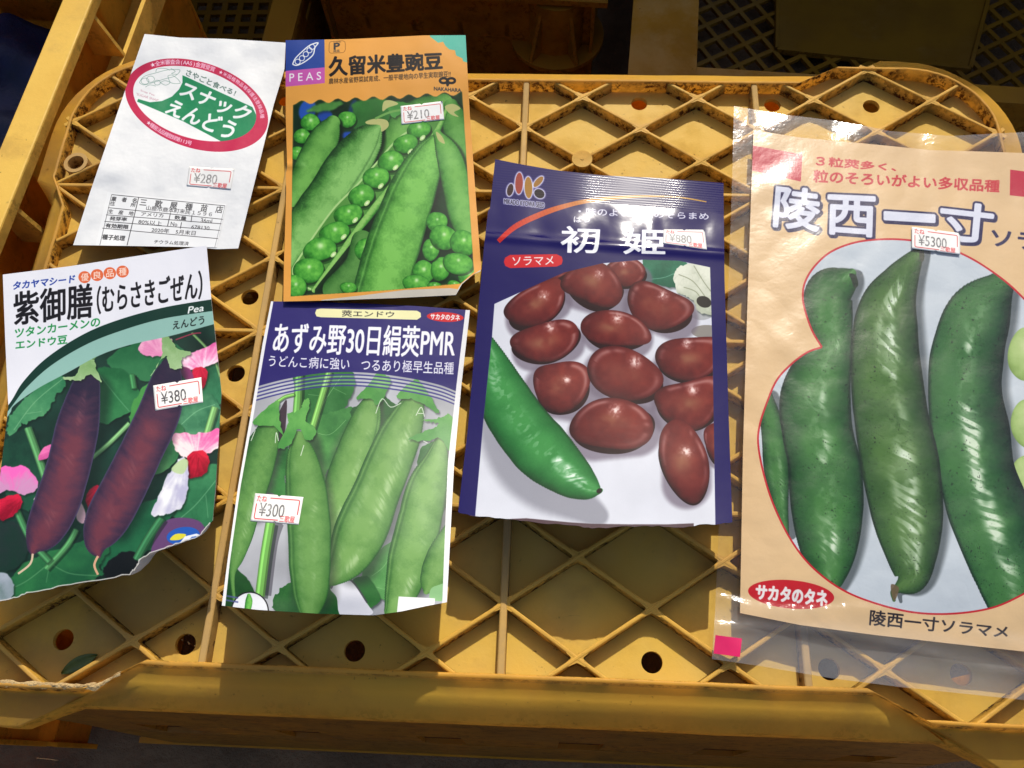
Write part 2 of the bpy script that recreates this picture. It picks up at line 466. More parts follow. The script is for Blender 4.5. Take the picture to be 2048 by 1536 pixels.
# the crate's own side walls below the skirt, spreading towards the ground, and the open mouth's flange
for sy in (-1, 1):
    b = MB()
    y0, y1 = CY + sy * 164.6, CY + sy * 176.0
    o = np.array([-238, y0, -22.4]); vd = np.array([0, y1 - y0, -270]); H = np.linalg.norm(vd)
    grid_wall(b, o, (1, 0, 0), vd / H, 476, H, 6, 1, 52, 30, 3, 10, 95)
    b.build('side_wall', M['wall'] if sy > 0 else M['wall_shade'], crate, origin=ORG)
for sx in (-1, 1):
    b = MB()
    x0, x1 = sx * 241, sx * 252
    o = np.array([x0, CY - 163, -22.6]); vd = np.array([x1 - x0, 0, -270]); H = np.linalg.norm(vd)
    grid_wall(b, o, (0, 1, 0), vd / H, 326, H, 4, 1, 50, 30, 3, 10, 95)
    b.build('side_wall', M['wall'], crate, origin=ORG)
b = MB()
for sy in (-1, 1):
    ya, yb = CY + sy * 174.6, CY + sy * 178.4
    b.box(-262, 262, min(ya, yb), max(ya, yb), -304, -286)
for sx in (-1, 1):
    xa, xb = sx * 251, sx * 261.5
    b.box(min(xa, xb), max(xa, xb), CY - 174.5, CY + 174.5, -303.6, -286.4)
b.build('mouth_flange', M['wall'], crate, origin=ORG)

# a short tube boss beside the left rim
b = MB()
c0 = (-231.5, -47.5)
for r0, r1 in ((4.2, 6.2),):
    mm = 24
    ring = [[(c0[0] + r * math.cos(2 * math.pi * k / mm), c0[1] + r * math.sin(2 * math.pi * k / mm)) for k in range(mm)] for r in (r0, r1)]
    vv = [(x, y, z) for z in (-7, .3) for rg in ring for x, y in rg]
    ff = []
    for k in range(mm):
        k2 = (k + 1) % mm
        ff += [(k, k2, 2 * mm + k2, 2 * mm + k), (mm + k2, mm + k, 3 * mm + k, 3 * mm + k2), (2 * mm + k, 2 * mm + k2, 3 * mm + k2, 3 * mm + k)]
    b.add(vv, ff)
b.build('tube_boss', M['cross'], crate, origin=ORG)

# crumbs of dried dirt on the rim
def crust(name, path, wd, n_, label):
    rr = random.Random(len(path) + n_)
    mb = MB()
    L = np.cumsum([0] + [math.dist(path[k], path[k + 1]) for k in range(len(path) - 1)])
    for k in range(n_):
        s = rr.random() * L[-1]; i = min(max(np.searchsorted(L, s) - 1, 0), len(path) - 2)
        t = (s - L[i]) / (L[i + 1] - L[i])
        x = path[i][0] + (path[i + 1][0] - path[i][0]) * t + rr.gauss(0, wd); y = path[i][1] + (path[i + 1][1] - path[i][1]) * t + rr.gauss(0, wd)
        z = path[i][2] + (path[i + 1][2] - path[i][2]) * t
        r = rr.uniform(.15, .55)
        q = [(x + r * rr.uniform(.6, 1.2) * math.cos(a), y + r * rr.uniform(.6, 1.2) * math.sin(a)) for a in (0, 1.2, 2.5, 3.8, 5.1)]
        mb.add([(px, py, z - .5) for px, py in q] + [(x + rr.uniform(-.3, .3), y + rr.uniform(-.3, .3), z + r * rr.uniform(.5, 1.0))], [(0, 1, 5), (1, 2, 5), (2, 3, 5), (3, 4, 5), (4, 0, 5), (4, 3, 2, 1, 0)])
    return tag(mb.build(name, M['crust']), label, 'dirt', kind='stuff')
def crust_ridge(name, path, label):
    P_ = []
    for a, b in zip(path[:-1], path[1:]):
        n_ = max(2, int(math.dist(a, b) / .55)); P_ += [tuple(a[c] + (b[c] - a[c]) * q / n_ for c in range(3)) for q in range(n_)]
    v = []; f = []; m = 6
    for k, (x, y, z) in enumerate(P_):
        w_ = .5 + 1.9 * max(0, float(fnoise(k / 9 + 3, k * 0 + 2, 44)) - .22); h_ = .25 + 1.5 * max(0, float(fnoise(k / 5 + 30, k * 0 + 9, 45)) - .28)
        o_ = (float(fnoise(k / 12 + 3, k * 0 + 5, 46)) - .5) * 2.4
        for q in range(m):
            t = q / (m - 1) * 2 - 1
            v.append((x, y + o_ * .5 + w_ * t + .25 * (vnoise(k * .9 + q * 3, q * 1.7, 47) - .5), z - .35 + h_ * (1 - t * t) * (.55 + .9 * float(vnoise(k * .8, q * 1.3 + 8, 48)))))
    for k in range(len(P_) - 1):
        for q in range(m - 1): f.append((k * m + q, (k + 1) * m + q, (k + 1) * m + q + 1, k * m + q + 1))
    tag(mesh_obj(name, v, f, M['crust']), label, 'dirt', kind='stuff')
crust_ridge('dried_dirt', [(-236, -303.4, .9), (-216, -302.8, .9), (-199, -302.4, .9), (-180, -302.6, .9), (-160, -302.2, .9), (-151, -296.4, .9)], 'pale crust of dried dirt along the near left rim of the crate')
crust('dried_dirt', [(-134, -277, -6.9), (-120, -283, -6.9), (-117, -250, -6.9), (-118, -235, -6.9)], 2.2, 120, 'loose grit beside the cross rib left of the short green pea packet')
crust('dried_dirt', [(-124, -165, -6.9), (-121, -178, -6.9), (-120, -190, -6.9), (-119, -226, -6.9)], 1.8, 90, 'brown grit along the dusty cross rib between the two lower left packets')

# one green leaf lying in a cell near the front left corner
ctr = ray_to(185, 1331, -6.0)
a_, L_, W_ = math.radians(-21), 15.0, 3.3
lv = []; lf = []
ax = ray_to(124, 1347, -6.0)[:2]; bx = ray_to(196, 1310, -6.0)[:2]
dx_ = (bx - ax) / np.linalg.norm(bx - ax); nx_ = np.array([-dx_[1], dx_[0]]); L_ = np.linalg.norm(bx - ax) * 1.0
N_ = 16
for k in range(N_ + 1):
    s = k / N_; wd = 3.0 * math.sin(math.pi * min(max(s, .02), .98)) ** .7
    for q in (-1, -.5, 0, .5, 1):
        p = (ax + bx) / 2 + dx_ * (s - .5) * L_ + nx_ * wd * q
        lv.append((p[0], p[1], -6.2 + 1.0 * abs(q) + .6 * math.sin(3 * s)))
for k in range(N_):
    for q in range(4): lf.append((k * 5 + q, k * 5 + q + 1, k * 5 + q + 6, k * 5 + q + 5))
lo = mesh_obj('fallen_leaf', lv, lf, M['leaf'], smooth=True)
md = lo.modifiers.new('t', 'SOLIDIFY'); md.thickness = .0003
tag(lo, 'small narrow green leaf lying in a crate cell below the purple pod packet', 'leaf')

# ------------------------------------------------------------------ crate standing upright on the left
def upright_left():
    ANG = math.radians(-3.75)
    piv = (-254.5, 0.0)                                # on the outer edge of its rim
    org = (-254.5, 0, -300)
    t = thing('upright_crate', 'pale yellow plastic crate standing upright at the left with a flat sunlit rim', 'crate', org, 'yellow plastic crates')
    x0 = piv[0]; ya, yb = -330, 195
    fl = MB()                                          # rim: flat top with a turned-down lip
    sec = [(-17.6, -1.2), (-17.2, -.3), (-16.5, 0), (-1, 0), (-.3, -.3), (0, -1), (0, -7), (-1.6, -7), (-1.6, -2.4), (-17.6, -2.4)]
    def run(mb, sec, ya, yb, x0):
        m = len(sec)
        vv = [(x0 + sx, y, z) for y in (ya, yb) for sx, z in sec]
        mb.add(vv, [(k, m + k, m + (k + 1) % m, (k + 1) % m) for k in range(m)] + [tuple(range(m)), tuple(range(m, 2 * m))[::-1]])
    run(fl, sec, ya, yb, x0)
    run(fl, [(-s_, z) for s_, z in sec][::-1], ya, yb, x0 - 365)
    fl.box(x0 - 347.2, x0 - 17.8, yb - 18, yb - .2, -2.5, -.2)
    fl.box(x0 - 347.2, x0 - 17.8, ya + .2, ya + 18, -2.5, -.2)
    fl.build('rim', M['left'], t, ANG, piv, org)
    wl = MB()
    o = np.array([x0 - 15, ya + 4, -2.6]); vd = np.array([-12.0, 0, -290]); H = np.linalg.norm(vd)
    grid_wall(wl, o, (0, 1, 0), vd / H, yb - ya - 8, H, 4, 3, 60, 60, 3, 10, 20)
    wl.build('side_wall', M['wall'], t, ANG, piv, org)
    w2 = MB(); o = np.array([x0 - 350, ya + 4, -2.6]); vd = np.array([12.0, 0, -290])
    grid_wall(w2, o, (0, 1, 0), vd / H, yb - ya - 8, H, 4, 3, 60, 60, 3, 10, 20); w2.build('side_wall', M['wall'], t, ANG, piv, org)
    for yy in (ya + 5, yb - 5):
        w3 = MB(); grid_wall(w3, (x0 - 347, yy, -3), (1, 0, 0), (0, 0, -1), 329, 290, 3, 3, 90, 70, 3, 10, 20); w3.build('end_wall', M['wall'], t, ANG, piv, org)
    sf = MB()                                          # second, thinner flange lower on the wall
    sf.box(x0 + 1.6, x0 + 4.2, ya, yb, -56, -37.4)
    sf.box(x0 - 20, x0 + 1.5, ya, yb, -55.5, -53.5)
    sf.build('lower_flange', M['left'], t, ANG, piv, org)
    for gy in (62, -72, 196 - 20, -206):
        g = MB()
        vv = [(x0 - .8, -7.2), (x0 + 4.0, -37.3), (x0 - 17, -37.3), (x0 - 15.6, -2.6), (x0 - 1.8, -2.6)]
        g.slab([(x, gy, z) for x, z in vv], 2.4)
        g.build('gusset', M['left'], t, ANG, piv, org)
    fb = MB(); fb.box(x0 - 338, x0 - 28, ya + 8, yb - 8, -296, -292)
    fb.build('bottom_panel', M['wall'], t, ANG, piv, org)
    return t
upright_left()
# something dark blue heaped inside it
v = []; f = []; n = 72
for j in range(n):
    for i in range(n):
        u_, w_ = i / (n - 1), j / (n - 1)
        x = -606 + 318 * u_; y = -150 + 335 * w_
        e = min(u_, 1 - u_, w_, 1 - w_)
        v.append((x, y, -290 + 225 * ss(0, .07, e) * (.62 + .6 * float(fnoise(u_ * 5, w_ * 5, 8))) ))
for j in range(n - 1):
    for i in range(n - 1): f.append((j * n + i, j * n + i + 1, (j + 1) * n + i + 1, (j + 1) * n + i))
tag(mesh_obj('plastic_sheet', v, f, M['blue'], smooth=True), 'crumpled dark blue sheet heaped inside the upright crate at the left', 'sheet')

# ------------------------------------------------------------------ crates in the shade behind
def back_crate(x0, x1, y0, y1, zr, zf, rot, label, lattice, flange=(20, 20, 20, 20), panel=None, lobe=None, square=False):
    org = ((x0 + x1) / 2, (y0 + y1) / 2, -305); piv = (x0, y0)
    t = thing('shaded_crate', label, 'crate', org, 'yellow plastic crates')
    fl = MB(); l, r, n_, fa = flange
    fl.box(x0, x0 + l, y0, y1, zr - 5, zr); fl.box(x1 - r, x1, y0, y1, zr - 5, zr)
    fl.box(x0 + l + .1, x1 - r - .1, y0, y0 + n_, zr - 5, zr - .1); fl.box(x0 + l + .1, x1 - r - .1, y1 - fa, y1, zr - 5, zr - .1)
    fl.build('rim', M['back_shade'], t, rot, piv, org)
    for (o, u, W) in (((x0 + l * .5, y0 + 3, zr - 5.1), (0, 1, 0), y1 - y0 - 6), ((x1 - r * .5, y0 + 3, zr - 5.1), (0, 1, 0), y1 - y0 - 6)):
        b = MB(); grid_wall(b, o, u, (0, 0, -1), W, zr - 5.1 - zf, 5, 2, 44, 40, 3, 10, 14); b.build('side_wall', M['back_shade'], t, rot, piv, org)
    for yy in (y0 + n_ * .5, y1 - fa * .5):
        b = MB(); grid_wall(b, (x0 + l * .5 + 2, yy, zr - 5.2), (1, 0, 0), (0, 0, -1), x1 - x0 - (l + r) * .5 - 4, zr - 5.2 - zf, 5, 2, 44, 40, 3, 10, 14); b.build('end_wall', M['back_shade'], t, rot, piv, org)
    g = MB()
    pitch, bw, ang = lattice
    xa, xb, yc, yd = x0 + l * .5 + 3, x1 - r * .5 - 3, y0 + n_ * .5 + 3, y1 - fa * .5 - 3
    rect = [(xa, yc), (xb, yc), (xb, yd), (xa, yd)]
    cx, cy = (xa + xb) / 2, (yc + yd) / 2
    for fam in (0, 1):
        a = ang + fam * math.pi / 2
        d = np.array([math.cos(a), math.sin(a)]); nn = np.array([-d[1], d[0]])
        for k in range(-60, 61):
            for p, q in clip_line((cx + nn[0] * k * pitch, cy + nn[1] * k * pitch), d, rect):
                if np.hypot(*(q - p)) > 3: g.bar(p, q, bw, bw, zf - 4, zf - .15 * fam, .3)
    g.build('floor_grid', M['back_shade'], t, rot, piv, org)
    if panel:
        b = MB(); b.prism(panel, zf - 3, zf + .8)
        b.build('floor_panel', M['back_shade'], t, rot, piv, org)
        for k in range(len(panel)):
            b = MB(); b.bar(panel[k], panel[(k + 1) % len(panel)], 4, 5, zf - 3, zf + 3.2, .5); b.build('floor_rib', M['back_shade'], t, rot, piv, org)
    if lobe:
        cx, cy, r = lobe
        b = MB(); b.prism(circ(cx, cy, r, 48), zr - 60, zr - 56); b.prism(circ(cx, cy, r * .62, 48), zr - 56.2, zr - 8)
        b.build('corner_lobe', M['back_shade'], t, rot, piv, org)
        for a in (-2.1, -1.05):
            b = MB(); d = np.array([math.cos(a), math.sin(a)]); b.slab([(cx + d[0] * r * .55, cy + d[1] * r * .55, zr - 10), (cx + d[0] * r * .98, cy + d[1] * r * .98, zr - 56), (cx + d[0] * r * .55, cy + d[1] * r * .55, zr - 56)], 3)
            b.build('gusset', M['back_shade'], t, rot, piv, org)
    return t
R7 = math.radians(-4)
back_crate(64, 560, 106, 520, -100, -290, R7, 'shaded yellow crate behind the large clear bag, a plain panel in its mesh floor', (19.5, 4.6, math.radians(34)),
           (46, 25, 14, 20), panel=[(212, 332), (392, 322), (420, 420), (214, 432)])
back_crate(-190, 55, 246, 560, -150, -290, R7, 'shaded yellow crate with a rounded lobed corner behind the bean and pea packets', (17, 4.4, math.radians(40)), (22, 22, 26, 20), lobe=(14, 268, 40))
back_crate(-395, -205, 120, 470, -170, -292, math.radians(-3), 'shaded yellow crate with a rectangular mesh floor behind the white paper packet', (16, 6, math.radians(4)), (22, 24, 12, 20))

# added, out-of-view board screen that throws the back crates into shade
fn = thing('added_shade_boards', 'unseen board screen added beyond the crates to shade the back crates', 'shade screen', (0, 640, -305))
for (xa, xb, top) in ((-900, 250, 420), (251, 1300, 538)):
    b = MB(); x = xa
    rr = random.Random(7)
    while x < xb:
        wd = min(rr.uniform(110, 135), xb - x); b.box(x, x + wd - 1.5, 636, 652, -320, top); x += wd
    b.build('boards', M['board'], fn, origin=(0, 640, -305))
#PART3

# ------------------------------------------------------------------ drawing the printed artwork (all of it drawn here, in code)
_gc = {}
def glyphs(s):
    """triangles of a line of lettering"""
    if s not in _gc:
        cu = bpy.data.curves.new('lettering', 'FONT'); cu.body = s; cu.resolution_u = 4
        o = bpy.data.objects.new('lettering', cu); COL.objects.link(o)
        dg = bpy.context.evaluated_depsgraph_get()
        ev = o.evaluated_get(dg); me = ev.to_mesh(); me.calc_loop_triangles()
        v = np.zeros(len(me.vertices) * 3); me.vertices.foreach_get('co', v); v = v.reshape(-1, 3)[:, :2]
        tr = np.zeros(len(me.loop_triangles) * 3, np.int32); me.loop_triangles.foreach_get('vertices', tr)
        ev.to_mesh_clear(); bpy.data.objects.remove(o); bpy.data.curves.remove(cu)
        tri = v[tr].reshape(-1, 3, 2)
        ar = (tri[:, 1, 0] - tri[:, 0, 0]) * (tri[:, 2, 1] - tri[:, 0, 1]) - (tri[:, 2, 0] - tri[:, 0, 0]) * (tri[:, 1, 1] - tri[:, 0, 1])
        tri[ar < 0] = tri[ar < 0][:, ::-1]
        _gc[s] = tri
    return _gc[s]

def catmull(pts, n=8, closed=True):
    p = np.asarray(pts, float); m = len(p); out = []
    for k in range(m if closed else m - 1):
        if closed: a, b, c, d = p[(k - 1) % m], p[k], p[(k + 1) % m], p[(k + 2) % m]
        else: a, b, c, d = p[max(k - 1, 0)], p[k], p[k + 1], p[min(k + 2, m - 1)]
        t = np.linspace(0, 1, n, endpoint=False)[:, None]
        out.append(.5 * (2 * b + (c - a) * t + (2 * a - 5 * b + 4 * c - d) * t ** 2 + (3 * b - a - 3 * c + d) * t ** 3))
    if not closed: out.append(p[-1:])
    return np.concatenate(out)

class Art:
    """a canvas on a packet; positions are given on the flat front of the packet as read off the photograph"""
    def __init__(s, quad, dens=1.6, base=(255, 255, 255)):
        q = np.array(quad, float)
        s.W = int(dens * max(math.dist(q[0], q[1]), math.dist(q[2], q[3]))); s.H = int(dens * max(math.dist(q[0], q[3]), math.dist(q[1], q[2])))
        A = []; B = []
        for (u, v_), (x, y) in zip(((0, 0), (1, 0), (1, 1), (0, 1)), q):       # uv -> photo
            A += [[u, v_, 1, 0, 0, 0, -x * u, -x * v_], [0, 0, 0, u, v_, 1, -y * u, -y * v_]]; B += [x, y]
        s.M = np.append(np.linalg.solve(np.array(A), np.array(B)), 1).reshape(3, 3)
        s.I = np.linalg.inv(s.M)
        s.img = np.ones((s.H, s.W, 3)) * np.array(base)
        jj, ii = np.mgrid[0:s.H, 0:s.W]
        u = (ii + .5) / s.W; v_ = (jj + .5) / s.H
        d = s.M[2, 0] * u + s.M[2, 1] * v_ + s.M[2, 2]
        s.PX = (s.M[0, 0] * u + s.M[0, 1] * v_ + s.M[0, 2]) / d; s.PY = (s.M[1, 0] * u + s.M[1, 1] * v_ + s.M[1, 2]) / d
        s.clip = None
        s.loc(0, 0, 1)
    def loc(s, ox, oy, k):
        s.T = (ox, oy, k); s.X = (s.PX - ox) * k; s.Y = (s.PY - oy) * k; s.dens = s.W / (np.ptp(s.X[s.H // 2]) + 1e-9)
        return s
    def uv(s, x, y):
        x = np.asarray(x, float); y = np.asarray(y, float)
        d = s.I[2, 0] * x + s.I[2, 1] * y + s.I[2, 2]
        return (s.I[0, 0] * x + s.I[0, 1] * y + s.I[0, 2]) / d, (s.I[1, 0] * x + s.I[1, 1] * y + s.I[1, 2]) / d
    def tex(s, p):
        p = np.asarray(p, float)
        u, v_ = s.uv(p[..., 0] / s.T[2] + s.T[0], p[..., 1] / s.T[2] + s.T[1])
        return np.stack([u * s.W, v_ * s.H], -1)
    def cover(s, polys, orient=True):
        """antialiased coverage of the union of polygons given in texels"""
        SS = 4; E = []
        for p in polys:
            if orient:
                a = np.sum(p[:, 0] * np.roll(p[:, 1], -1) - np.roll(p[:, 0], -1) * p[:, 1])
                if a < 0: p = p[::-1]
            E.append(np.concatenate([p, np.roll(p, -1, 0)], 1))
        E = np.concatenate(E)
        gx0 = int(np.clip(np.floor(E[:, 0].min()) - 2, 0, s.W)); gx1 = int(np.clip(np.ceil(E[:, 0].max()) + 2, 0, s.W))
        gy0 = int(np.clip(np.floor(E[:, 1].min()) - 2, 0, s.H)); gy1 = int(np.clip(np.ceil(E[:, 1].max()) + 2, 0, s.H))
        full = np.zeros((s.H, s.W))
        if gx1 <= gx0 or gy1 <= gy0: return full
        E = E - np.array([gx0, gy0, gx0, gy0]); HH, WW = gy1 - gy0, gx1 - gx0
        acc = np.zeros((HH * SS, WW + 2), np.float64)
        y0, y1 = E[:, 1] * SS, E[:, 3] * SS
        sg = np.where(y1 > y0, 1.0, -1.0)
        lo = np.clip(np.ceil(np.minimum(y0, y1) - .5), 0, HH * SS).astype(int); hi = np.clip(np.ceil(np.maximum(y0, y1) - .5), 0, HH * SS).astype(int)
        cnt = np.maximum(hi - lo, 0)
        if cnt.sum() == 0: return full
        idx = np.repeat(np.arange(len(E)), cnt)
        row = np.arange(cnt.sum()) - np.repeat(np.cumsum(cnt) - cnt, cnt) + np.repeat(lo, cnt)
        tt = ((row + .5) - y0[idx]) / (y1[idx] - y0[idx])
        x = np.clip(E[idx, 0] + (E[idx, 2] - E[idx, 0]) * tt, 0, WW)
        xi = x.astype(int); fr = x - xi
        np.add.at(acc, (row, xi), sg[idx] * (1 - fr)); np.add.at(acc, (row, xi + 1), sg[idx] * fr)
        c = np.clip(np.abs(np.cumsum(acc, 1))[:, :WW], 0, 1)
        full[gy0:gy1, gx0:gx1] = c.reshape(HH, SS, WW).mean(1)
        return full
    def put(s, m, col, alpha=1.0):
        if s.clip is not None: m = m * s.clip
        rw = np.flatnonzero(m.any(1))
        if len(rw) == 0: return
        cl = np.flatnonzero(m[rw[0]:rw[-1] + 1].any(0))
        sl = (slice(rw[0], rw[-1] + 1), slice(cl[0], cl[-1] + 1))
        col = np.asarray(col, float)
        if col.ndim == 3: col = np.broadcast_to(col, s.img.shape)[sl]
        m = (m[sl] * alpha)[..., None]
        s.img[sl] = s.img[sl] * (1 - m) + col * m
    def poly(s, pts, col, alpha=1.0, smooth=0):
        p = catmull(pts, smooth) if smooth else np.asarray(pts, float)
        m = s.cover([s.tex(p)]); s.put(m, col, alpha); return m
    def mask(s, pts, smooth=0):
        p = catmull(pts, smooth) if smooth else np.asarray(pts, float)
        return s.cover([s.tex(p)])
    def ell(s, cx, cy, a, b, ang=0, col=None, alpha=1.0):
        t = np.linspace(0, 2 * np.pi, 64, endpoint=False); c, q = math.cos(math.radians(ang)), math.sin(math.radians(ang))
        p = np.stack([cx + a * np.cos(t) * c - b * np.sin(t) * q, cy + a * np.cos(t) * q + b * np.sin(t) * c], -1)
        m = s.cover([s.tex(p)])
        if col is not None: s.put(m, col, alpha)
        return m
    def line(s, pts, wd, col, alpha=1.0, smooth=0):
        p = catmull(pts, smooth, False) if smooth else np.asarray(pts, float)
        P_ = []
        for a, b in zip(p[:-1], p[1:]):
            d = b - a; L = np.hypot(*d)
            if L < 1e-6: continue
            n_ = np.array([-d[1], d[0]]) / L * wd / 2
            P_.append(s.tex(np.array([a - n_, a + n_, b + n_, b - n_])))
        if wd > 3:
            t = np.linspace(0, 2 * np.pi, 10, endpoint=False)
            for a in p[1:-1]: P_.append(s.tex(np.stack([a[0] + wd / 2 * np.cos(t), a[1] + wd / 2 * np.sin(t)], -1)))
        m = s.cover(P_); s.put(m, col, alpha); return m
    def stem(s, pts, wd, col, smooth=5):
        c = np.array(col, float); p = np.asarray(pts, float)
        s.line(p + (wd * .25, wd * .2), wd * 1.15, (10, 26, 18), .45, smooth); s.line(p, wd, c * .72, 1, smooth); s.line(p - (wd * .08, 0), wd * .72, c, 1, smooth); s.line(p - (wd * .2, 0), wd * .22, np.minimum(c * 1.25 + 12, 255), .8, smooth)
    @staticmethod
    def fat(m, r):
        """make a mask bolder by r texels"""
        if r <= 0: return m
        rw = np.flatnonzero(m.any(1)); R_ = int(math.ceil(r))
        if len(rw) == 0: return m
        cl = np.flatnonzero(m.any(0)); full = m
        y0, y1, x0, x1 = max(rw[0] - R_ - 1, 0), rw[-1] + R_ + 2, max(cl[0] - R_ - 1, 0), cl[-1] + R_ + 2
        m = m[y0:y1, x0:x1]; out = m.copy()
        for dy in range(-R_, R_ + 1):
            for dx in range(-R_, R_ + 1):
                d = math.hypot(dx, dy)
                if d == 0 or d > r + .99: continue
                k = min(1, r + 1 - d)
                out = np.maximum(out, np.roll(np.roll(m, dy, 0), dx, 1) * k)
        full = full.copy(); full[y0:y1, x0:x1] = out
        return full
    def tmask(s, txt, quad, bold=0.0, slant=0.0):
        tri = glyphs(txt); p = tri.reshape(-1, 2)
        lo, hi = p.min(0), p.max(0)
        a = (p[:, 0] - lo[0]) / (hi[0] - lo[0]); b = 1 - (p[:, 1] - lo[1]) / max(hi[1] - lo[1], 1e-6)
        a = a + slant * (1 - b)
        q = np.array(quad, float)
        xy = (q[0] * ((1 - a) * (1 - b))[:, None] + q[1] * (a * (1 - b))[:, None] + q[2] * (a * b)[:, None] + q[3] * ((1 - a) * b)[:, None])
        m = s.cover(list(s.tex(xy).reshape(-1, 3, 2)))
        return s.fat(m, bold)
    def text(s, txt, quad, col, bold=0.0, alpha=1.0, slant=0.0):
        m = s.tmask(txt, quad, bold, slant); s.put(m, col, alpha); return m
    def along(s, txt, fn, p0, p1, size, col, bold=0.0):
        """lettering along a curve fn(phi)"""
        ph = np.linspace(p0, p1, 200); c = np.array([fn(p) for p in ph]); L = np.cumsum(np.append(0, np.hypot(*np.diff(c, axis=0).T)))
        ref = glyphs('国').reshape(-1, 2); em = np.ptp(ref[:, 0]); cy = (ref[:, 1].min() + ref[:, 1].max()) / 2
        P_ = []
        wt = np.array([.62 if ch in '()AS13' else 1 for ch in txt]); cum = (np.cumsum(wt) - wt / 2) / wt.sum()
        for k, ch in enumerate(txt):
            d = cum[k] * L[-1]; pos = np.array([np.interp(d, L, c[:, 0]), np.interp(d, L, c[:, 1])])
            e = np.array([np.interp(d + 2, L, c[:, 0]), np.interp(d + 2, L, c[:, 1])]) - np.array([np.interp(d - 2, L, c[:, 0]), np.interp(d - 2, L, c[:, 1])])
            e /= np.hypot(*e); n_ = np.array([e[1], -e[0]])
            g = glyphs(ch); q = g.reshape(-1, 2); mid = (q[:, 0].min() + q[:, 0].max()) / 2
            xy = pos + ((q[:, 0] - mid) / em * size)[:, None] * e + ((q[:, 1] - cy) / em * size)[:, None] * n_
            P_ += list(s.tex(xy).reshape(-1, 3, 2))
        s.put(s.fat(s.cover(P_), bold), col)
    def box(s, x0, y0, x1, y1):
        """texel window of a rectangle in local units"""
        t = s.tex(np.array([(x0, y0), (x1, y0), (x1, y1), (x0, y1)], float))
        a = np.clip(np.floor(t.min(0)).astype(int) - 2, 0, (s.W, s.H)); b = np.clip(np.ceil(t.max(0)).astype(int) + 2, 0, (s.W, s.H))
        return slice(a[1], b[1]), slice(a[0], b[0])
    def blend(s, sl, m, col):
        if s.clip is not None: m = m * s.clip[sl]
        m = m[..., None]; s.img[sl] = s.img[sl] * (1 - m) + col * m
    def pod(s, spine, dark, mid, light, loff=-.25, seed=0, seeds=0, bump=.25, hl=0.0, hcol=(235, 245, 215), hpos=-.35, grain=.10, spots=0, edge=None, wr=0.0, hbase=.25, pw=1.25, tip=0.0, seam=0):
        """a printed picture of a pod: spine points (x, y, half width), shaded across its width"""
        sp_ = catmull(spine, 12, False); xy, wd = sp_[:, :2], np.maximum(sp_[:, 2], .5)
        mw = wd.max() + 4
        sl = s.box(xy[:, 0].min() - mw, xy[:, 1].min() - mw, xy[:, 0].max() + mw, xy[:, 1].max() + mw)
        X_, Y_ = s.X[sl], s.Y[sl]
        if X_.size == 0: return
        d2 = np.full(X_.shape, 1e18); bi = np.zeros(X_.shape, int)
        for k in range(len(xy)):
            d = ((X_ - xy[k, 0]) ** 2 + (Y_ - xy[k, 1]) ** 2) / wd[k] ** 1.0
            c = d < d2; d2[c] = d[c]; bi[c] = k
        tg = np.gradient(xy, axis=0); tg /= np.hypot(tg[:, 0], tg[:, 1])[:, None] + 1e-9
        dx, dy = X_ - xy[bi, 0], Y_ - xy[bi, 1]
        W_ = wd[bi]
        lat = (tg[bi, 0] * dy - tg[bi, 1] * dx); al = tg[bi, 0] * dx + tg[bi, 1] * dy
        L = np.append(0, np.cumsum(np.hypot(*np.diff(xy, axis=0).T)))
        sv = (L[bi] + al) / L[-1]
        sg_ = np.gradient(L)[bi] * .6
        rad = np.hypot(lat, np.maximum(np.abs(al) - sg_, 0))
        W_ = W_ * (1 + .035 * (fnoise(sv * 14, sv * 0 + seed, seed + 3) - .5))
        t = lat / W_
        r = rad / W_
        m = np.clip((1 - r) * W_ * s.dens + .5, 0, 1)
        nz = fnoise(X_ / (mw * .33), Y_ / (mw * .33), seed + 11, 4) - .5
        tb = np.clip(t - loff, -1.6, 1.6)
        sh = np.clip(1 - (tb / (1.25 + abs(loff) * .4)) ** 2, 0, 1)
        sh = sh ** pw
        if tip: sh = sh * ss(0, tip, sv)
        if seeds: sh = sh + bump * (np.cos(sv * seeds * 2 * np.pi + 1) * .5) * np.exp(-(t / .6) ** 2)
        sh = sh + nz * grain * 4 + (fnoise(X_ / (mw * .05), Y_ / (mw * .05), seed + 19, 2) - .5) * grain * 1.6
        if wr: sh = sh + wr * (fnoise(t * 1.6 + 20, sv * 42 + 1.6 * np.abs(t), seed + 29, 3) - .5)
        sh = np.clip(sh, 0, 1)[..., None]
        dk, md, lt = (np.array(c_, float) for c_ in (dark, mid, light))
        col = np.where(sh < .5, dk + (md - dk) * (sh * 2), md + (lt - md) * (sh * 2 - 1))
        ed = np.clip((np.abs(t) - .9) * 8, 0, 1)[..., None]
        col = col * (1 - ed) + (np.array(edge, float) if edge is not None else dk) * ed
        if seam:
            sm = (np.exp(-((t - .86 * seam) / .035) ** 2) * .45)[..., None]; col = col * (1 - sm) + (lt * .9 + 22) * sm
            sm = (np.exp(-((t - .76 * seam) / .05) ** 2) * .3)[..., None]; col = col * (1 - sm) + dk * sm
        if hl:
            patch = ss(.46, .66, fnoise(sv * (seeds or 6) * 1.1 + seed * 3.1, t * 1.2 + 9, seed + 5, 3)) * (.35 + .9 * ss(.38, .62, fnoise(sv * 75 + t * 6, t * 2.5 + 3, seed + 6, 2))) + hbase * .5 * ss(.5, .7, fnoise(sv * 60, t * 5, seed + 7, 2))
            h = np.exp(-((t - hpos) / .22) ** 2) * patch * ss(.03, .15, sv) * (1 - ss(.85, .98, sv)) * hl
            h2 = np.exp(-((t + hpos * 1.3) / .16) ** 2) * patch * .35 * hl
            h = np.clip(h + h2, 0, 1)[..., None]
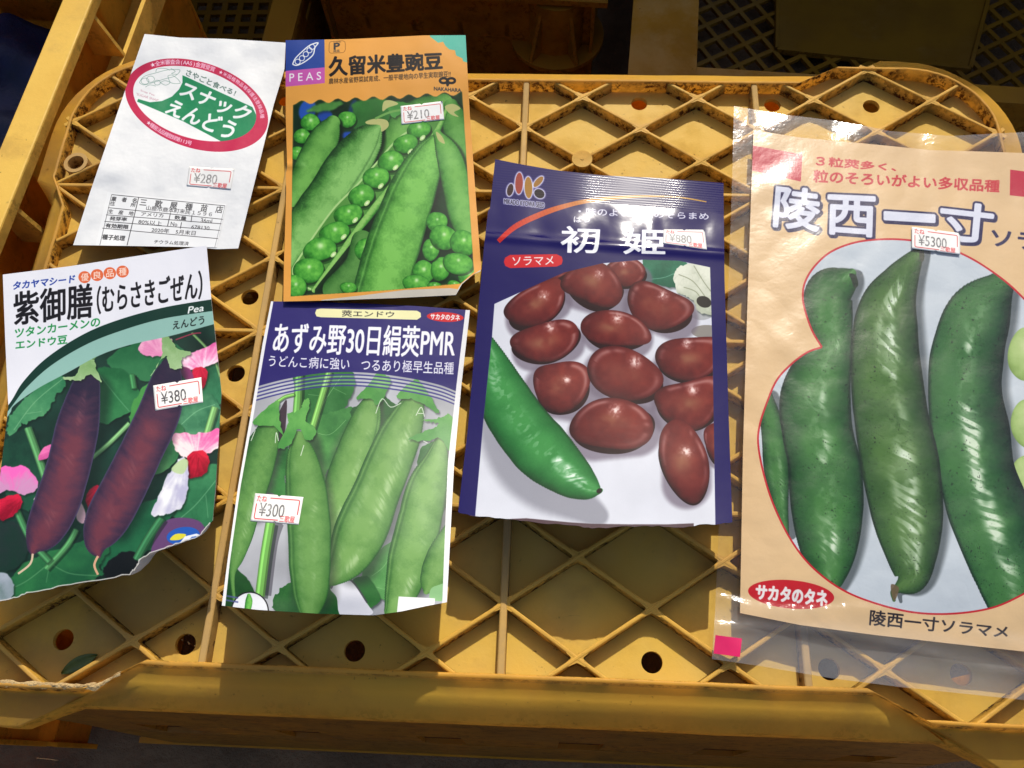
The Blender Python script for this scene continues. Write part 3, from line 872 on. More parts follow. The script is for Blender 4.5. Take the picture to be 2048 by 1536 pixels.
            col = col * (1 - h) + np.array(hcol, float) * h
        if spots:
            spn = (vnoise(X_ / 5.5, Y_ / 5.5, seed + 61) > .89) * (vnoise(X_ / 60, Y_ / 60, seed + 62) > .35)
            col = col * (1 - .55 * spn[..., None] * spots)
        s.blend(sl, m, col)
    def shade(s, spine, dx, dy, grow=1.0, alpha=.6, col=(60, 62, 66), soft=.35):
        """the printed soft shadow of a pod"""
        sp_ = catmull(spine, 8, False); xy, wd = sp_[:, :2] + (dx, dy), sp_[:, 2] * grow
        mw = wd.max() * 1.4 + 6; sl = s.box(xy[:, 0].min() - mw, xy[:, 1].min() - mw, xy[:, 0].max() + mw, xy[:, 1].max() + mw)
        X_, Y_ = s.X[sl], s.Y[sl]; r = np.full(X_.shape, 9.0)
        for k in range(len(xy)): r = np.minimum(r, np.hypot(X_ - xy[k, 0], Y_ - xy[k, 1]) / max(wd[k], 2))
        s.blend(sl, (1 - ss(1 - soft, 1 + soft, r)) * alpha, np.array(col, float))
    def bean(s, cx, cy, a, b, ang, dark, mid, light, k=.18, seed=0, hl=.8, hcol=(240, 222, 214), lx=.25, ly=-.35, sx=.2, sy=-.3, sr=.28, grain=.05, tex=0.0, dent=0.0, core=None):
        """a printed bean or pea"""
        c_, q_ = math.cos(math.radians(ang)), math.sin(math.radians(ang)); R_ = max(a, b) * 1.25
        sl = s.box(cx - R_, cy - R_, cx + R_, cy + R_); X_, Y_ = s.X[sl] - cx, s.Y[sl] - cy
        if X_.size == 0: return
        p = (X_ * c_ + Y_ * q_) / a; q = (-X_ * q_ + Y_ * c_) / b
        q2 = q + k * (p * p - .35) + .05 * np.sin(p * 3 + seed)
        th = np.arctan2(q2, p)
        r2 = (p * p + q2 * q2) * (1 + (dent * (.10 * np.sin(2 * th + seed * 1.7) + .07 * np.sin(3 * th + seed * 2.9)))); r = np.sqrt(r2)
        m = np.clip((1 - r) * min(a, b) * s.dens + .5, 0, 1)
        X2, Y2 = X_ / R_ * 1.25, Y_ / R_ * 1.25
        nz = np.sqrt(np.clip(1 - r2, 0, 1))
        sh = np.clip(.62 * nz ** .8 + .45 * (X2 * lx + Y2 * ly) / .5 * .6 + .18 + (fnoise(X2 * 4 + seed, Y2 * 4, seed, 3) - .5) * grain * 6, 0, 1)[..., None]
        dk, md, lt = (np.array(c, float) for c in (dark, mid, light))
        col = np.where(sh < .5, dk + (md - dk) * (sh * 2), md + (lt - md) * (sh * 2 - 1))
        if core is not None:
            cm = np.exp(-((p + .1) ** 2 / .16 + (q2 + .05) ** 2 / .10)) * (.3 + .7 * ss(.3, .65, fnoise(X2 * 2.2 + seed, Y2 * 2.2, seed + 8, 3)))
            cm = (cm * .75)[..., None]; col = col * (1 - cm) + np.array(core, float) * cm
            rim_ = (np.exp(-((r - .84) / .07) ** 2) * np.clip(.6 + X2 * .3 - Y2 * .9, 0, 1) * ss(.35, .6, fnoise(th * 1.4 + 9, r * 0 + seed, seed + 2)) * .35)[..., None]
            col = col * (1 - rim_) + np.array(hcol, float) * rim_
        h = np.exp(-(((X2 - sx) ** 2 + (Y2 - sy) ** 2) / sr ** 2)) * (1 - tex + tex * ss(.35, .65, fnoise(X2 * 16, Y2 * 16, seed + 4, 2)))
        h = np.clip(h * hl, 0, 1)[..., None]
        col = col * (1 - h) + np.array(hcol, float) * h
        s.blend(sl, m, col)
    def leaf(s, pts, a, b, seed=0, vein=None, smooth=6, scale=60, alpha=1.0, gdir=(0, 1), wob=.03, pole=None, sh=.5):
        p = np.asarray(pts, float); lo, hi = p.min(0), p.max(0)
        c = catmull(p, smooth * 2); sz = np.hypot(*(hi - lo))
        k = np.arange(len(c))
        c = c + (np.stack([fnoise(k * .45 + 5, k * 0 + seed, seed + 3), fnoise(k * .45 + 9, k * 0 + seed, seed + 7)], -1) - .5) * sz * wob * 2
        m = s.cover([s.tex(c)])
        rw = np.flatnonzero(m.any(1))
        if len(rw) == 0: return m
        cl = np.flatnonzero(m.any(0))
        if sh:
            o = 7; y0, y1, x0, x1 = max(rw[0] - 8, 0), min(rw[-1] + 22, s.H), max(cl[0] - 8, 0), min(cl[-1] + 22, s.W)
            big = np.zeros((y1 - y0, x1 - x0)); src = m[y0:y1, x0:x1]
            for dy, dx in ((2, 2), (5, 4), (8, 6), (11, 8), (4, 8), (9, 3)):
                big[dy:, dx:] += src[:src.shape[0] - dy, :src.shape[1] - dx] / 6
            s.blend((slice(y0, y1), slice(x0, x1)), big * sh, np.array((8, 22, 16), float))
        sl = (slice(rw[0], rw[-1] + 1), slice(cl[0], cl[-1] + 1))
        X_, Y_ = s.X[sl], s.Y[sl]
        g = ((X_ - lo[0]) * gdir[0] + (Y_ - lo[1]) * gdir[1]) / max((hi - lo) @ np.abs(gdir), 1)
        f_ = .5 + (g - .5) * .8 + (fnoise(X_ / scale, Y_ / scale, seed, 4) - .5) * 1.5
        # fine netted veins
        f_ = f_ + .16 * (np.abs(fnoise(X_ / (scale * .35), Y_ / (scale * .35), seed + 2, 2) - .5) < .03)
        if pole is not None:
            th = np.arctan2(Y_ - pole[1], X_ - pole[0]); f_ = f_ + (fnoise(th * 9 + 30, np.hypot(X_ - pole[0], Y_ - pole[1]) / (scale * 2), seed + 5, 3) - .5) * 1.1
        f_ = np.clip(f_, 0, 1)[..., None]
        s.blend(sl, m[sl] * alpha, np.array(a, float) * (1 - f_) + np.array(b, float) * f_)
        if vein:
            col, segs = vein
            keep = s.clip; s.clip = m if keep is None else m * keep
            for sg_, wv in segs: s.line(sg_, wv, col, .7, 6)
            s.clip = keep
        return m
    def blur(s, n_, m=None):
        """soften what is printed so far (the out of focus background of a printed photograph)"""
        im = s.img.copy()
        for ax in (0, 1):
            for _ in range(2):
                c = np.cumsum(np.concatenate([np.repeat(np.take(im, [0], ax), n_ + 1, ax), im, np.repeat(np.take(im, [-1], ax), n_, ax)], ax), ax)
                L_ = im.shape[ax]
                im = (np.take(c, np.arange(2 * n_ + 1, 2 * n_ + 1 + L_), ax) - np.take(c, np.arange(0, L_), ax)) / (2 * n_ + 1)
        m = (s.clip if m is None else m)[..., None]
        s.img = s.img * (1 - m) + im * m
    def image(s, name):
        d = s.img + (np.random.RandomState(5).rand(s.H, s.W, 1) - .5) * 5
        im = bpy.data.images.new(name, s.W, s.H)
        px = np.ones((s.H, s.W, 4), np.float32)
        px[..., :3] = np.clip(.875 * np.clip(d / 255, 0, 1) ** 1.14, 0, 1)
        im.pixels.foreach_set(px[::-1].ravel())
        im.update()
        return im

def coons(top, right, bottom, left, nu, nv):
    """a grid of photo points between four traced edges"""
    def res(p, n_):
        p = np.asarray(p, float); L = np.append(0, np.cumsum(np.hypot(*np.diff(p, axis=0).T))); t = np.linspace(0, L[-1], n_)
        return np.stack([np.interp(t, L, p[:, 0]), np.interp(t, L, p[:, 1])], -1)
    T, B, L, R_ = res(top, nu), res(bottom, nu), res(left, nv), res(right, nv)
    u = np.linspace(0, 1, nu)[None, :, None]; v_ = np.linspace(0, 1, nv)[:, None, None]
    return (1 - v_) * T[None] + v_ * B[None] + (1 - u) * L[:, None] + u * R_[:, None] - ((1 - u) * (1 - v_) * T[0] + u * (1 - v_) * T[-1] + (1 - u) * v_ * B[0] + u * v_ * B[-1])

def gridf(nu, nv): return [(j * nu + i, (j + 1) * nu + i, (j + 1) * nu + i + 1, j * nu + i + 1) for j in range(nv - 1) for i in range(nu - 1)]

def sheet(name, art, g, zf, mat, parent, org, lift=0.0, flip=False):
    nv, nu = g.shape[:2]
    u, v_ = art.uv(g[..., 0], g[..., 1])
    p = ray_to(g[..., 0], g[..., 1], zf(u, v_) + lift).reshape(-1, 3)
    fc = gridf(nu, nv)
    if flip: fc = [q[::-1] for q in fc]
    return mesh_obj(name, p, fc, mat, parent, smooth=True, uv=np.stack([u.ravel(), 1 - v_.ravel()], -1), origin=org)

def back_sheet(art, g, zf, parent, org, mat, name='back_panel'):
    """the packet's back, sagging from the side seams down onto the ribs"""
    nv, nu = g.shape[:2]
    u, v_ = art.uv(g[..., 0], g[..., 1])
    a = np.linspace(0, 1, nu)[None, :]; b = np.linspace(0, 1, nv)[:, None]
    z = zf(u, v_)
    low = np.maximum(np.minimum(1.45, z - .5), z - 45)
    k = (1 - np.abs(2 * a - 1) ** 6) * (1 - np.abs(2 * b - 1) ** 8)
    k[0] = k[-1] = 0; k[:, 0] = k[:, -1] = 0
    zz = z - .22 - (z - .22 - low) * k
    p = ray_to(g[..., 0], g[..., 1], z); p[..., 2] = zz
    # pull the sagging middle in a little so it stays below the front
    return mesh_obj(name, p.reshape(-1, 3), [q[::-1] for q in gridf(nu, nv)], mat, parent, smooth=True, origin=org)

INK = (60, 58, 60)
RED = (214, 52, 58)
def price_sticker(parent, art, quad, price, zf, org, ink=(70, 68, 70), fade=1.0):
    """white shop price label with a red frame, stuck on a packet"""
    q = np.array(quad, float)
    t = Art(q, 4.0, (246, 244, 240))
    t.img *= 1 - .03 * fnoise(t.PX / 9, t.PY / 9, 3)[..., None]
    Q = lambda a, b: q[0] * (1 - a) * (1 - b) + q[1] * a * (1 - b) + q[2] * a * b + q[3] * (1 - a) * b
    QQ = lambda x0, y0, x1, y1: [Q(x0, y0), Q(x1, y0), Q(x1, y1), Q(x0, y1)]
    hgt = math.dist(q[0], q[3])
    t.text('たね', QQ(.06, .06, .26, .28), RED, .7)
    lw = hgt * .035
    t.line([Q(.33, .13), Q(.92, .13), Q(.94, .17), Q(.94, .66)], lw, RED)
    t.line([Q(.065, .36), Q(.065, .86), Q(.085, .9), Q(.56, .9)], lw, RED)
    m = t.tmask(price, QQ(.14, .32, .60 + .06 * (len(price) - 3), .80), .7)
    m = m * (.55 + .45 * ss(.25, .6, fnoise(t.PX / 7, t.PY / 5, len(price), 3)))
    t.put(m, ink, fade)
    t.text('三歌屋', QQ(.59, .72, .90, .96), RED, .7, .92)
    im = t.image('price_label_print')
    mat = print_mat('price_label', im, .55, .35, .05)
    # outline with the half-moon cuts of a label gun
    nu, nv = 25, 13
    g = np.array([[Q(i / (nu - 1), j / (nv - 1)) for i in range(nu)] for j in range(nv)])
    mid = nu // 2
    g[0, mid] = Q(.5, .065); g[-1, mid] = Q(.5, .935)
    u, v_ = art.uv(g[..., 0], g[..., 1]); tu, tv = t.uv(g[..., 0], g[..., 1])
    z = zf(u, v_) + .2
    z[0, -1] += .7
    p = ray_to(g[..., 0], g[..., 1], z).reshape(-1, 3)
    o = mesh_obj('price_sticker', p, gridf(nu, nv), mat, parent, uv=np.stack([tu.ravel(), 1 - tv.ravel()], -1), smooth=True, origin=org)
    md = o.modifiers.new('thick', 'SOLIDIFY'); md.thickness = .00012; md.offset = -1
    return o

def packet(label, art, g, zf, img_name, group='opened vegetable seed packets', mat_kw={}, back=None):
    c = g[g.shape[0] // 2, g.shape[1] // 2]
    p = ray_to(c[0], c[1], 0)
    org = (float(p[0]), float(p[1]), .3)
    t = thing('seed_packet', label, 'seed packet', org, group)
    m = print_mat(img_name, art.image(img_name), **mat_kw)
    sheet('front_panel', art, g, zf, m, t, org)
    back_sheet(art, g, zf, t, org, back or M['paper'])
    return t, org

W_ = (240, 240, 238)
def L(pts, ox, oy, k): return [(ox + x / k, oy + y / k) for x, y in pts]

# ---- 1: the white paper packet
def packet_one():
    k = (120, 50, 3.34)
    top = L([(565, 60), (800, 84), (1100, 92), (1507, 118)], *k); right = L([(1507, 118), (1498, 300), (1428, 530), (1330, 930), (1190, 1492)], *k)
    bot = L([(88, 1470), (400, 1474), (880, 1483), (1050, 1497), (1190, 1492)], *k); left = L([(565, 60), (330, 740), (200, 1120), (88, 1470)], *k)
    g = coons(top, right, bot, left, 70, 90)
    q = L([(565 - 20, 50), (1520, 50), (1230, 1510), (60, 1510)], *k)
    A = Art(q, 2.0, (238, 238, 237)); A.loc(*k)
    c0 = np.array([913, 535])
    def E(cx, cy, l00, l10, l11, t): return np.stack([cx + l00 * np.cos(t), cy + l10 * np.cos(t) + l11 * np.sin(t)], -1)
    tt = np.linspace(0, 2 * np.pi, 120, endpoint=False)
    A.poly(E(913, 535, 477, 99, 296, tt), (200, 30, 84))
    mi = A.poly(E(900, 525, 411, 84, 238, tt), (240, 240, 238))
    A.clip = mi
    G = (10, 142, 92)
    A.poly([(818, 335), (1285, 548), (1330, 640), (1290, 760), (1100, 790), (820, 642), (515, 512), (522, 494), (600, 516), (680, 508), (748, 478), (795, 430), (818, 385)], G)
    A.clip = None
    A.text('スナック', [(835, 374), (1292, 560), (1228, 652), (795, 470)], W_, 2.6)
    A.text('えんどう', [(752, 494), (1192, 655), (1132, 766), (700, 585)], W_, 2.6)
    A.text('さやごと食べる！', [(852, 292), (1180, 440), (1164, 474), (838, 336)], (60, 96, 84), .5)
    R0 = lambda p: (907 + 444 * math.cos(p), 530 + 92 * math.cos(p) + 268 * math.sin(p))
    def phi(x, y):
        c = (x - 907) / 444; s_ = (y - 530 - 92 * c) / 268; return math.atan2(s_, c)
    A.along('★全米審査会(AAS)金賞受賞', R0, phi(608, 275), phi(1040, 292), 30, (245, 225, 232), .5)
    A.along('★米国植物品種保護法登録品種', R0, phi(1065, 302), phi(1340, 622), 25, (245, 225, 232), .45)
    b0, b1 = phi(575, 648), phi(880, 785)
    A.along('★種苗法品種登録第113号', R0, b0 % (2 * math.pi), b1 % (2 * math.pi), 27, (245, 225, 232), .5)
    dg = (96, 140, 124)
    for pl in ([(530, 385), (560, 345), (640, 320), (720, 300), (800, 300), (770, 340), (700, 360), (620, 385), (560, 400), (530, 385)], [(640, 315), (650, 292), (700, 290), (735, 302)],
               [(720, 340), (750, 335), (790, 365), (800, 390), (740, 385), (720, 340)], [(740, 290), (770, 310), (745, 325), (785, 330)], [(670, 385), (700, 372), (735, 385), (705, 402), (670, 385)], [(570, 415), (600, 400), (640, 408)]):
        A.line(pl, 3, dg, .8, 5)
    for x, y, r in ((568, 375, 26), (605, 362, 26), (650, 385, 20)):
        tq = np.linspace(0, 2 * np.pi, 24); A.line(np.stack([x + r * np.cos(tq), y + r * .8 * np.sin(tq)], -1), 3, dg, .8)
    A.text('Snap Pea', [(540, 430), (633, 463), (630, 478), (537, 445)], (190, 120, 140), 0, .8)
    A.text("'SUGAR SNAP'", [(512, 452), (660, 497), (656, 513), (508, 468)], (190, 120, 140), 0, .8)
    im1 = A
    z1 = lambda u, v_: 3.4 + 3.4 * (1 - ss(.0, .35, v_)) + 2.4 * np.exp(-((v_ - .62) / .2) ** 2) + 2.2 * (fnoise(u * 3.1 + 2, v_ * 3.4, 21, 2) - .5) + 2.0 * (fnoise(u * 6, v_ * 7, 22, 2) - .5) + 1.4 * np.exp(-((u - .1) / .1) ** 2 - ((v_ - .68) / .05) ** 2)
    t, org = packet('plain white paper seed packet with a crimson oval around a green band', A, g, z1, 'white_packet_print', mat_kw=dict(rough=.62, spec=.25, bump=.42, bscale=34, bdist=.004))
    # the shop's printed name label, stuck along the lower edge
    q2 = np.array(L([(318, 1116), (1112, 1196), (1045, 1486), (238, 1472)], *k))
    B = Art(q2, 3.2, (243, 243, 242)); B.loc(*k)
    K = (64, 62, 64)
    rows = [((345, 1133), (1102, 1208)), ((322, 1220), (1088, 1298)), ((308, 1268), (1078, 1328)), ((297, 1312), (1068, 1372)), ((283, 1357), (1055, 1427))]
    for n_, (a, b) in enumerate(rows): B.line([a, b], 4.2, K)
    for pl, wd in (([(345, 1133), (266, 1470)], 3), ([(526, 1150), (448, 1472)], 5), ([(738, 1256), (718, 1345)], 5), ([(882, 1270), (875, 1316)], 5), ([(812, 1318), (804, 1360)], 5), ([(1102, 1208), (1034, 1484)], 2)): B.line(pl, wd, K)
    for s_, a, b, c, d, bo in (('業　者　名', (348, 1146), (515, 1158), (509, 1188), (340, 1176), .6), ('住　　　所', (338, 1178), (508, 1190), (502, 1216), (332, 1206), .4), ('三　歌　屋　種　苗　店', (540, 1160), (1092, 1212), (1082, 1258), (530, 1206), .6),
                            ('山鹿市鹿本町来民１５９６', (580, 1205), (1018, 1250), (1012, 1280), (574, 1236), .2), ('生　産　地', (328, 1230), (495, 1246), (488, 1274), (320, 1258), .4), ('アメリカ', (545, 1250), (692, 1262), (688, 1286), (540, 1274), .3),
                            ('数量', (768, 1272), (846, 1280), (842, 1306), (764, 1298), .6), ('36ml', (943, 1290), (1018, 1298), (1014, 1326), (938, 1318), .2), ('発芽率', (336, 1278), (450, 1286), (444, 1312), (330, 1304), .6),
                            ('80%以上', (527, 1298), (682, 1312), (678, 1342), (522, 1328), .2), ('No', (742, 1314), (785, 1320), (782, 1346), (738, 1340), .2), ('678130', (880, 1336), (1000, 1346), (996, 1370), (876, 1360), .2),
                            ('有効期限', (308, 1324), (460, 1336), (454, 1364), (302, 1352), .7), ('2020年　5月末日', (615, 1352), (908, 1376), (903, 1406), (610, 1382), .3),
                            ('種子処理', (286, 1398), (438, 1408), (430, 1442), (280, 1432), .7), ('チウラム処理済', (632, 1434), (862, 1448), (858, 1474), (626, 1460), .3)):
        B.text(s_, [a, b, c, d], K, bo * 1.4)
    nu, nv = 40, 16
    gg = coons([q2[0], q2[1]], [q2[1], q2[2]], [q2[3], q2[2]], [q2[0], q2[3]], nu, nv)
    u, v_ = A.uv(gg[..., 0], gg[..., 1]); tu, tv = B.uv(gg[..., 0], gg[..., 1])
    p = ray_to(gg[..., 0], gg[..., 1], z1(u, v_) + .25).reshape(-1, 3)
    mesh_obj('name_label', p, gridf(nu, nv), print_mat('name_label', B.image('name_label_print'), .55, .3, .05), t, uv=np.stack([tu.ravel(), 1 - tv.ravel()], -1), smooth=True, origin=org)
    price_sticker(t, A, L([(862, 945), (1165, 962), (1140, 1100), (845, 1074)], *k), '¥280', z1, org, (120, 118, 116), .75)

# ---- 2: the orange packet with round peas
def packet_two():
    k = (550, 50, 2.695)
    top = L([(57, 82), (400, 76), (800, 56), (1027, 55)], *k)
    right = L([(1027, 55), (1050, 480), (1080, 900), (1112, 1325), (1066, 1346), (1008, 1396), (975, 1455)], *k)
    bot = L([(45, 1490), (300, 1484), (640, 1472), (975, 1455)], *k)
    left = L([(57, 82), (58, 500), (66, 770), (58, 800), (60, 900), (48, 1300), (45, 1490)], *k)
    g = coons(top, right, bot, left, 64, 110)
    A = Art(L([(40, 45), (1040, 45), (1125, 1500), (30, 1500)], *k), 1.9, (236, 172, 84)); A.loc(*k)
    X_, Y_ = A.X, A.Y
    A.img = A.img * (1 - .05 * fnoise(X_ / 200, Y_ / 200, 3))[..., None]
    A.put(A.mask([(20, 40), (266, 40), (268, 229), (20, 252)]), np.array((52, 82, 158)) + (ss(300, 60, X_ + Y_ * .3) * -8)[..., None])
    A.poly([(20, 251), (268, 228), (268, 313), (20, 336)], (202, 100, 176))
    A.text('P E A S', [(78, 262), (248, 252), (248, 294), (78, 306)], W_, .4)
    pod_ = [(95, 212), (110, 180), (150, 140), (190, 108), (232, 96), (215, 122), (205, 160), (165, 195), (120, 217), (95, 212)]
    A.line(pod_, 6, W_, 1, 6)
    for x, y in ((122, 198), (145, 179), (166, 157), (186, 136), (200, 118)):
        tq = np.linspace(0, 2 * np.pi, 20); A.line(np.stack([x + 14 * np.cos(tq), y + 14 * np.sin(tq)], -1), 4, W_)
    A.line([(292, 105), (296, 92), (305, 89), (365, 85), (376, 90), (379, 102), (379, 132), (374, 144), (365, 149), (305, 152), (296, 150), (291, 140), (292, 105)], 2.5, (120, 84, 36), .9)
    A.text('P', [(318, 98), (348, 96), (348, 130), (318, 132)], INK, 1.6)
    A.text('TYPE', [(312, 88), (355, 84), (355, 95), (312, 99)], (110, 80, 40), 0)
    A.text('純系', [(315, 134), (349, 132), (349, 146), (315, 148)], INK, .3)
    A.text('久留米豊豌豆', [(292, 172), (897, 148), (901, 236), (293, 276)], (28, 22, 24), 2.8)
    A.text('農林水産省野菜試育成、一般平暖地向の早生実取豌豆!!', [(290, 288), (946, 247), (946, 280), (290, 319)], (50, 38, 26), .3)
    for x in (909, 950):
        tq = np.linspace(0, 2 * np.pi, 26); A.line(np.stack([x + 20 * np.cos(tq), 300 + 13 * np.sin(tq)], -1), 13, (24, 22, 26))
    A.line([(924, 306), (930, 326), (938, 306)], 12, (24, 22, 26))
    A.text('NAKAHARA', [(857, 333), (1003, 343), (1003, 362), (857, 352)], INK, .7)
    A.poly([(832, 40), (836, 63), (856, 78), (880, 96), (906, 90), (918, 112), (940, 132), (970, 136), (976, 164), (1010, 180), (1014, 196), (1060, 210), (1060, 40)], (98, 190, 168))
    # the photograph of peas
    top_e = [(97, 425)]
    n_ = 60
    for i in range(n_ + 1):
        x = 97 + (1008 - 97) * i / n_; top_e.append((x, 424 - 52 * i / n_ + 11 * math.cos((x - 97) / 96 * 2 * math.pi) - 4))
    mk = A.mask(top_e + [(1010, 375), (1040, 850), (1072, 1330), (1050, 1350), (1000, 1394), (600, 1430), (85, 1463), (92, 900)])
    A.put(mk, np.array((14, 42, 22))[None, None] + 26 * fnoise(X_ / 70, Y_ / 70, 41)[..., None] * np.array((.5, 1, .6)))
    A.clip = mk
    A.ell(175, 460, 45, 60, 20, (44, 92, 178)); A.ell(395, 595, 40, 20, 0, (40, 84, 170)); A.ell(270, 490, 40, 35, 0, (36, 78, 160)); A.ell(420, 470, 26, 70, 10, (36, 70, 140), .6)
    A.leaf([(170, 465), (230, 428), (330, 410), (370, 425), (300, 460), (215, 470)], (56, 112, 50), (96, 156, 78), 4)
    A.leaf([(430, 420), (590, 400), (620, 520), (520, 590), (430, 570), (418, 480)], (60, 128, 58), (42, 98, 44), 8)
    A.blur(3)
    g_d, g_m, g_l = (22, 66, 26), (74, 134, 58), (122, 180, 90)
    def pd(sp_, *a, **kw_):
        A.shade(sp_, 16, 10, 1.02, .75, (6, 26, 12), .16); A.pod(sp_, *a, **kw_)
    pea = lambda x, y, a, b, an=-8, sd=0: (A.ell(x + 6, y + 9, a * 1.02, b * 1.02, an, (8, 34, 14), .55), A.bean(x, y, a, b, an, (20, 74, 22), (62, 146, 50), (128, 204, 88), k=0, seed=sd, hl=.75, hcol=(226, 246, 200), sx=.05, sy=-.22, sr=.15 + .04 * math.sin(x), grain=.09))
    for x, y, r in ((190, 525, 52), (146, 600, 46), (388, 508, 50), (118, 690, 42)): pea(x, y, r, r * .88, 0, x)
    pd([(900, 430, 60), (790, 480, 90), (700, 560, 100), (620, 700, 60)], g_d, g_m, g_l, 0, 5)
    pd([(950, 440, 40), (985, 560, 80), (1030, 720, 80)], g_d, (64, 130, 52), (110, 170, 84), 0, 6)
    pd([(310, 530, 40), (262, 620, 80), (190, 760, 82), (120, 900, 60), (95, 960, 20)], g_d, g_m, g_l, -.1, 1, 4, .1)
    pd([(552, 550, 26), (480, 640, 92), (385, 770, 118), (300, 900, 116), (210, 1020, 112), (95, 1180, 100), (60, 1240, 90)], g_d, (86, 146, 68), (142, 194, 112), -.35, 2, 6, .1, grain=.13, seam=-.9)
    A.leaf([(600, 430), (640, 410), (720, 420), (780, 440), (700, 460), (640, 500)], (70, 140, 62), (90, 160, 80), 3)
    # open pod with its row of peas
    A.poly([(915, 470), (800, 540), (690, 590), (560, 730), (440, 860), (300, 1010), (105, 1290), (100, 1360), (200, 1430), (330, 1250), (500, 1060), (650, 860), (800, 690), (905, 520)], (92, 150, 70), 1, 6)
    A.line([(905, 480), (690, 592), (555, 735), (440, 865), (300, 1010), (125, 1265), (97, 1330), (120, 1390), (195, 1425)], 10, (176, 212, 140), 1, 6)
    pk = [(775, 563, 66, 46), (703, 640, 68, 49), (623, 733, 72, 53), (544, 822, 73, 56), (465, 920, 72, 58), (394, 1021, 79, 55), (320, 1120, 84, 57), (240, 1210, 92, 62), (180, 1322, 84, 68)]
    for x, y, a, b in pk:
        A.ell(x + 14, y + 26, a * .95, b * .9, -12, (28, 74, 26), .7)
    for x, y, a, b in pk: pea(x, y, a, b, -14, x)
    A.pod([(925, 455, 10), (880, 560, 16), (790, 700, 20), (640, 862, 22), (480, 1062, 22), (330, 1275, 22), (215, 1425, 14)], (36, 96, 36), (84, 154, 64), (150, 200, 110), .3, 9, grain=.1)
    for x, y in ((795, 608), (730, 682), (650, 768), (570, 868), (496, 960), (432, 1052), (370, 1142), (315, 1237)):
        A.ell(x, y, 19, 11, -45, (190, 222, 150)); A.ell(x, y, 9, 5, -45, (226, 240, 196))
    A.poly([(215, 1425), (240, 1390), (480, 1090), (560, 1000), (640, 900), (690, 810), (660, 900), (520, 1140), (450, 1290), (440, 1430), (215, 1450)], (12, 40, 18), .9)
    pd([(470, 1170, 60), (440, 1300, 70), (330, 1420, 70)], (22, 62, 26), (60, 116, 50), (96, 150, 76), 0, 31)
    pea(484, 1210, 56, 58, 0, 7)
    pd([(868, 605, 20), (815, 720, 88), (742, 890, 126), (680, 1060, 138), (630, 1210, 146), (570, 1400, 140)], (22, 74, 28), (80, 148, 60), (132, 196, 96), -.15, 12, 5, .12, grain=.14, seam=.9)
    pd([(878, 590, 24), (935, 700, 66), (975, 850, 76), (1010, 1010, 78), (1040, 1120, 60)], g_d, (76, 146, 60), (124, 184, 92), -.1, 13, grain=.09)
    for x, y, a, b in ((872, 1060, 58, 54), (800, 1330, 62, 60), (892, 1315, 52, 66), (840, 1210, 46, 60), (908, 1145, 76, 66), (1015, 1175, 74, 70), (1045, 1350, 58, 60), (985, 1285, 82, 58), (760, 1392, 74, 46), (110, 1410, 60, 62), (395, 1415, 46, 30), (860, 1410, 40, 26), (965, 1400, 36, 24)): pea(x, y, a, b, 8, int(x))
    cal = (196, 194, 130)
    for pts in ([(490, 520), (540, 505), (600, 512), (612, 545), (575, 575), (565, 540), (500, 535)], [(585, 415), (620, 405), (665, 425), (610, 445), (580, 465)], [(915, 440), (960, 425), (1000, 450), (965, 470), (990, 495), (945, 480)], [(868, 575), (900, 600), (915, 640), (880, 620)]): A.poly(pts, cal, .95, 4)
    A.line([(540, 505), (620, 470), (700, 455)], 12, (120, 170, 92), 1, 5)
    A.clip = None
    # the pale inner layer showing along the torn bottom
    A.poly([(250, 1482), (480, 1456), (700, 1428), (940, 1418), (985, 1424), (1000, 1490), (250, 1500)], (206, 202, 192), .95, 0)
    A.poly([(1108, 1320), (1060, 1350), (1004, 1394), (985, 1424), (975, 1470), (1010, 1410), (1075, 1360), (1125, 1335)], (214, 212, 206))
    zf = lambda u, v_: 4 + 10 * (1 - ss(0, .5, v_)) + 5.5 * np.sin(np.pi * np.clip(u, 0, 1)) * np.sin(np.pi * np.clip(v_, 0, 1)) + 1.5 * ss(.6, 1, v_) + 5 * ss(.85, 1.0, v_) * ss(.75, 1, u) + 1.3 * (fnoise(u * 4, v_ * 5, 51) - .5) + .9 * np.exp(-((v_ - .51) / .012) ** 2) * (u < .12)
    t, org = packet('orange seed packet with a large photo of round green peas in an open pod', A, g, zf, 'pea_packet_print', mat_kw=dict(rough=.5, spec=.10, bump=.12, bscale=45, bdist=.003))
    price_sticker(t, A, L([(677, 437), (903, 410), (912, 510), (682, 536)], *k), '¥210', zf, org, (100, 98, 98), .8)

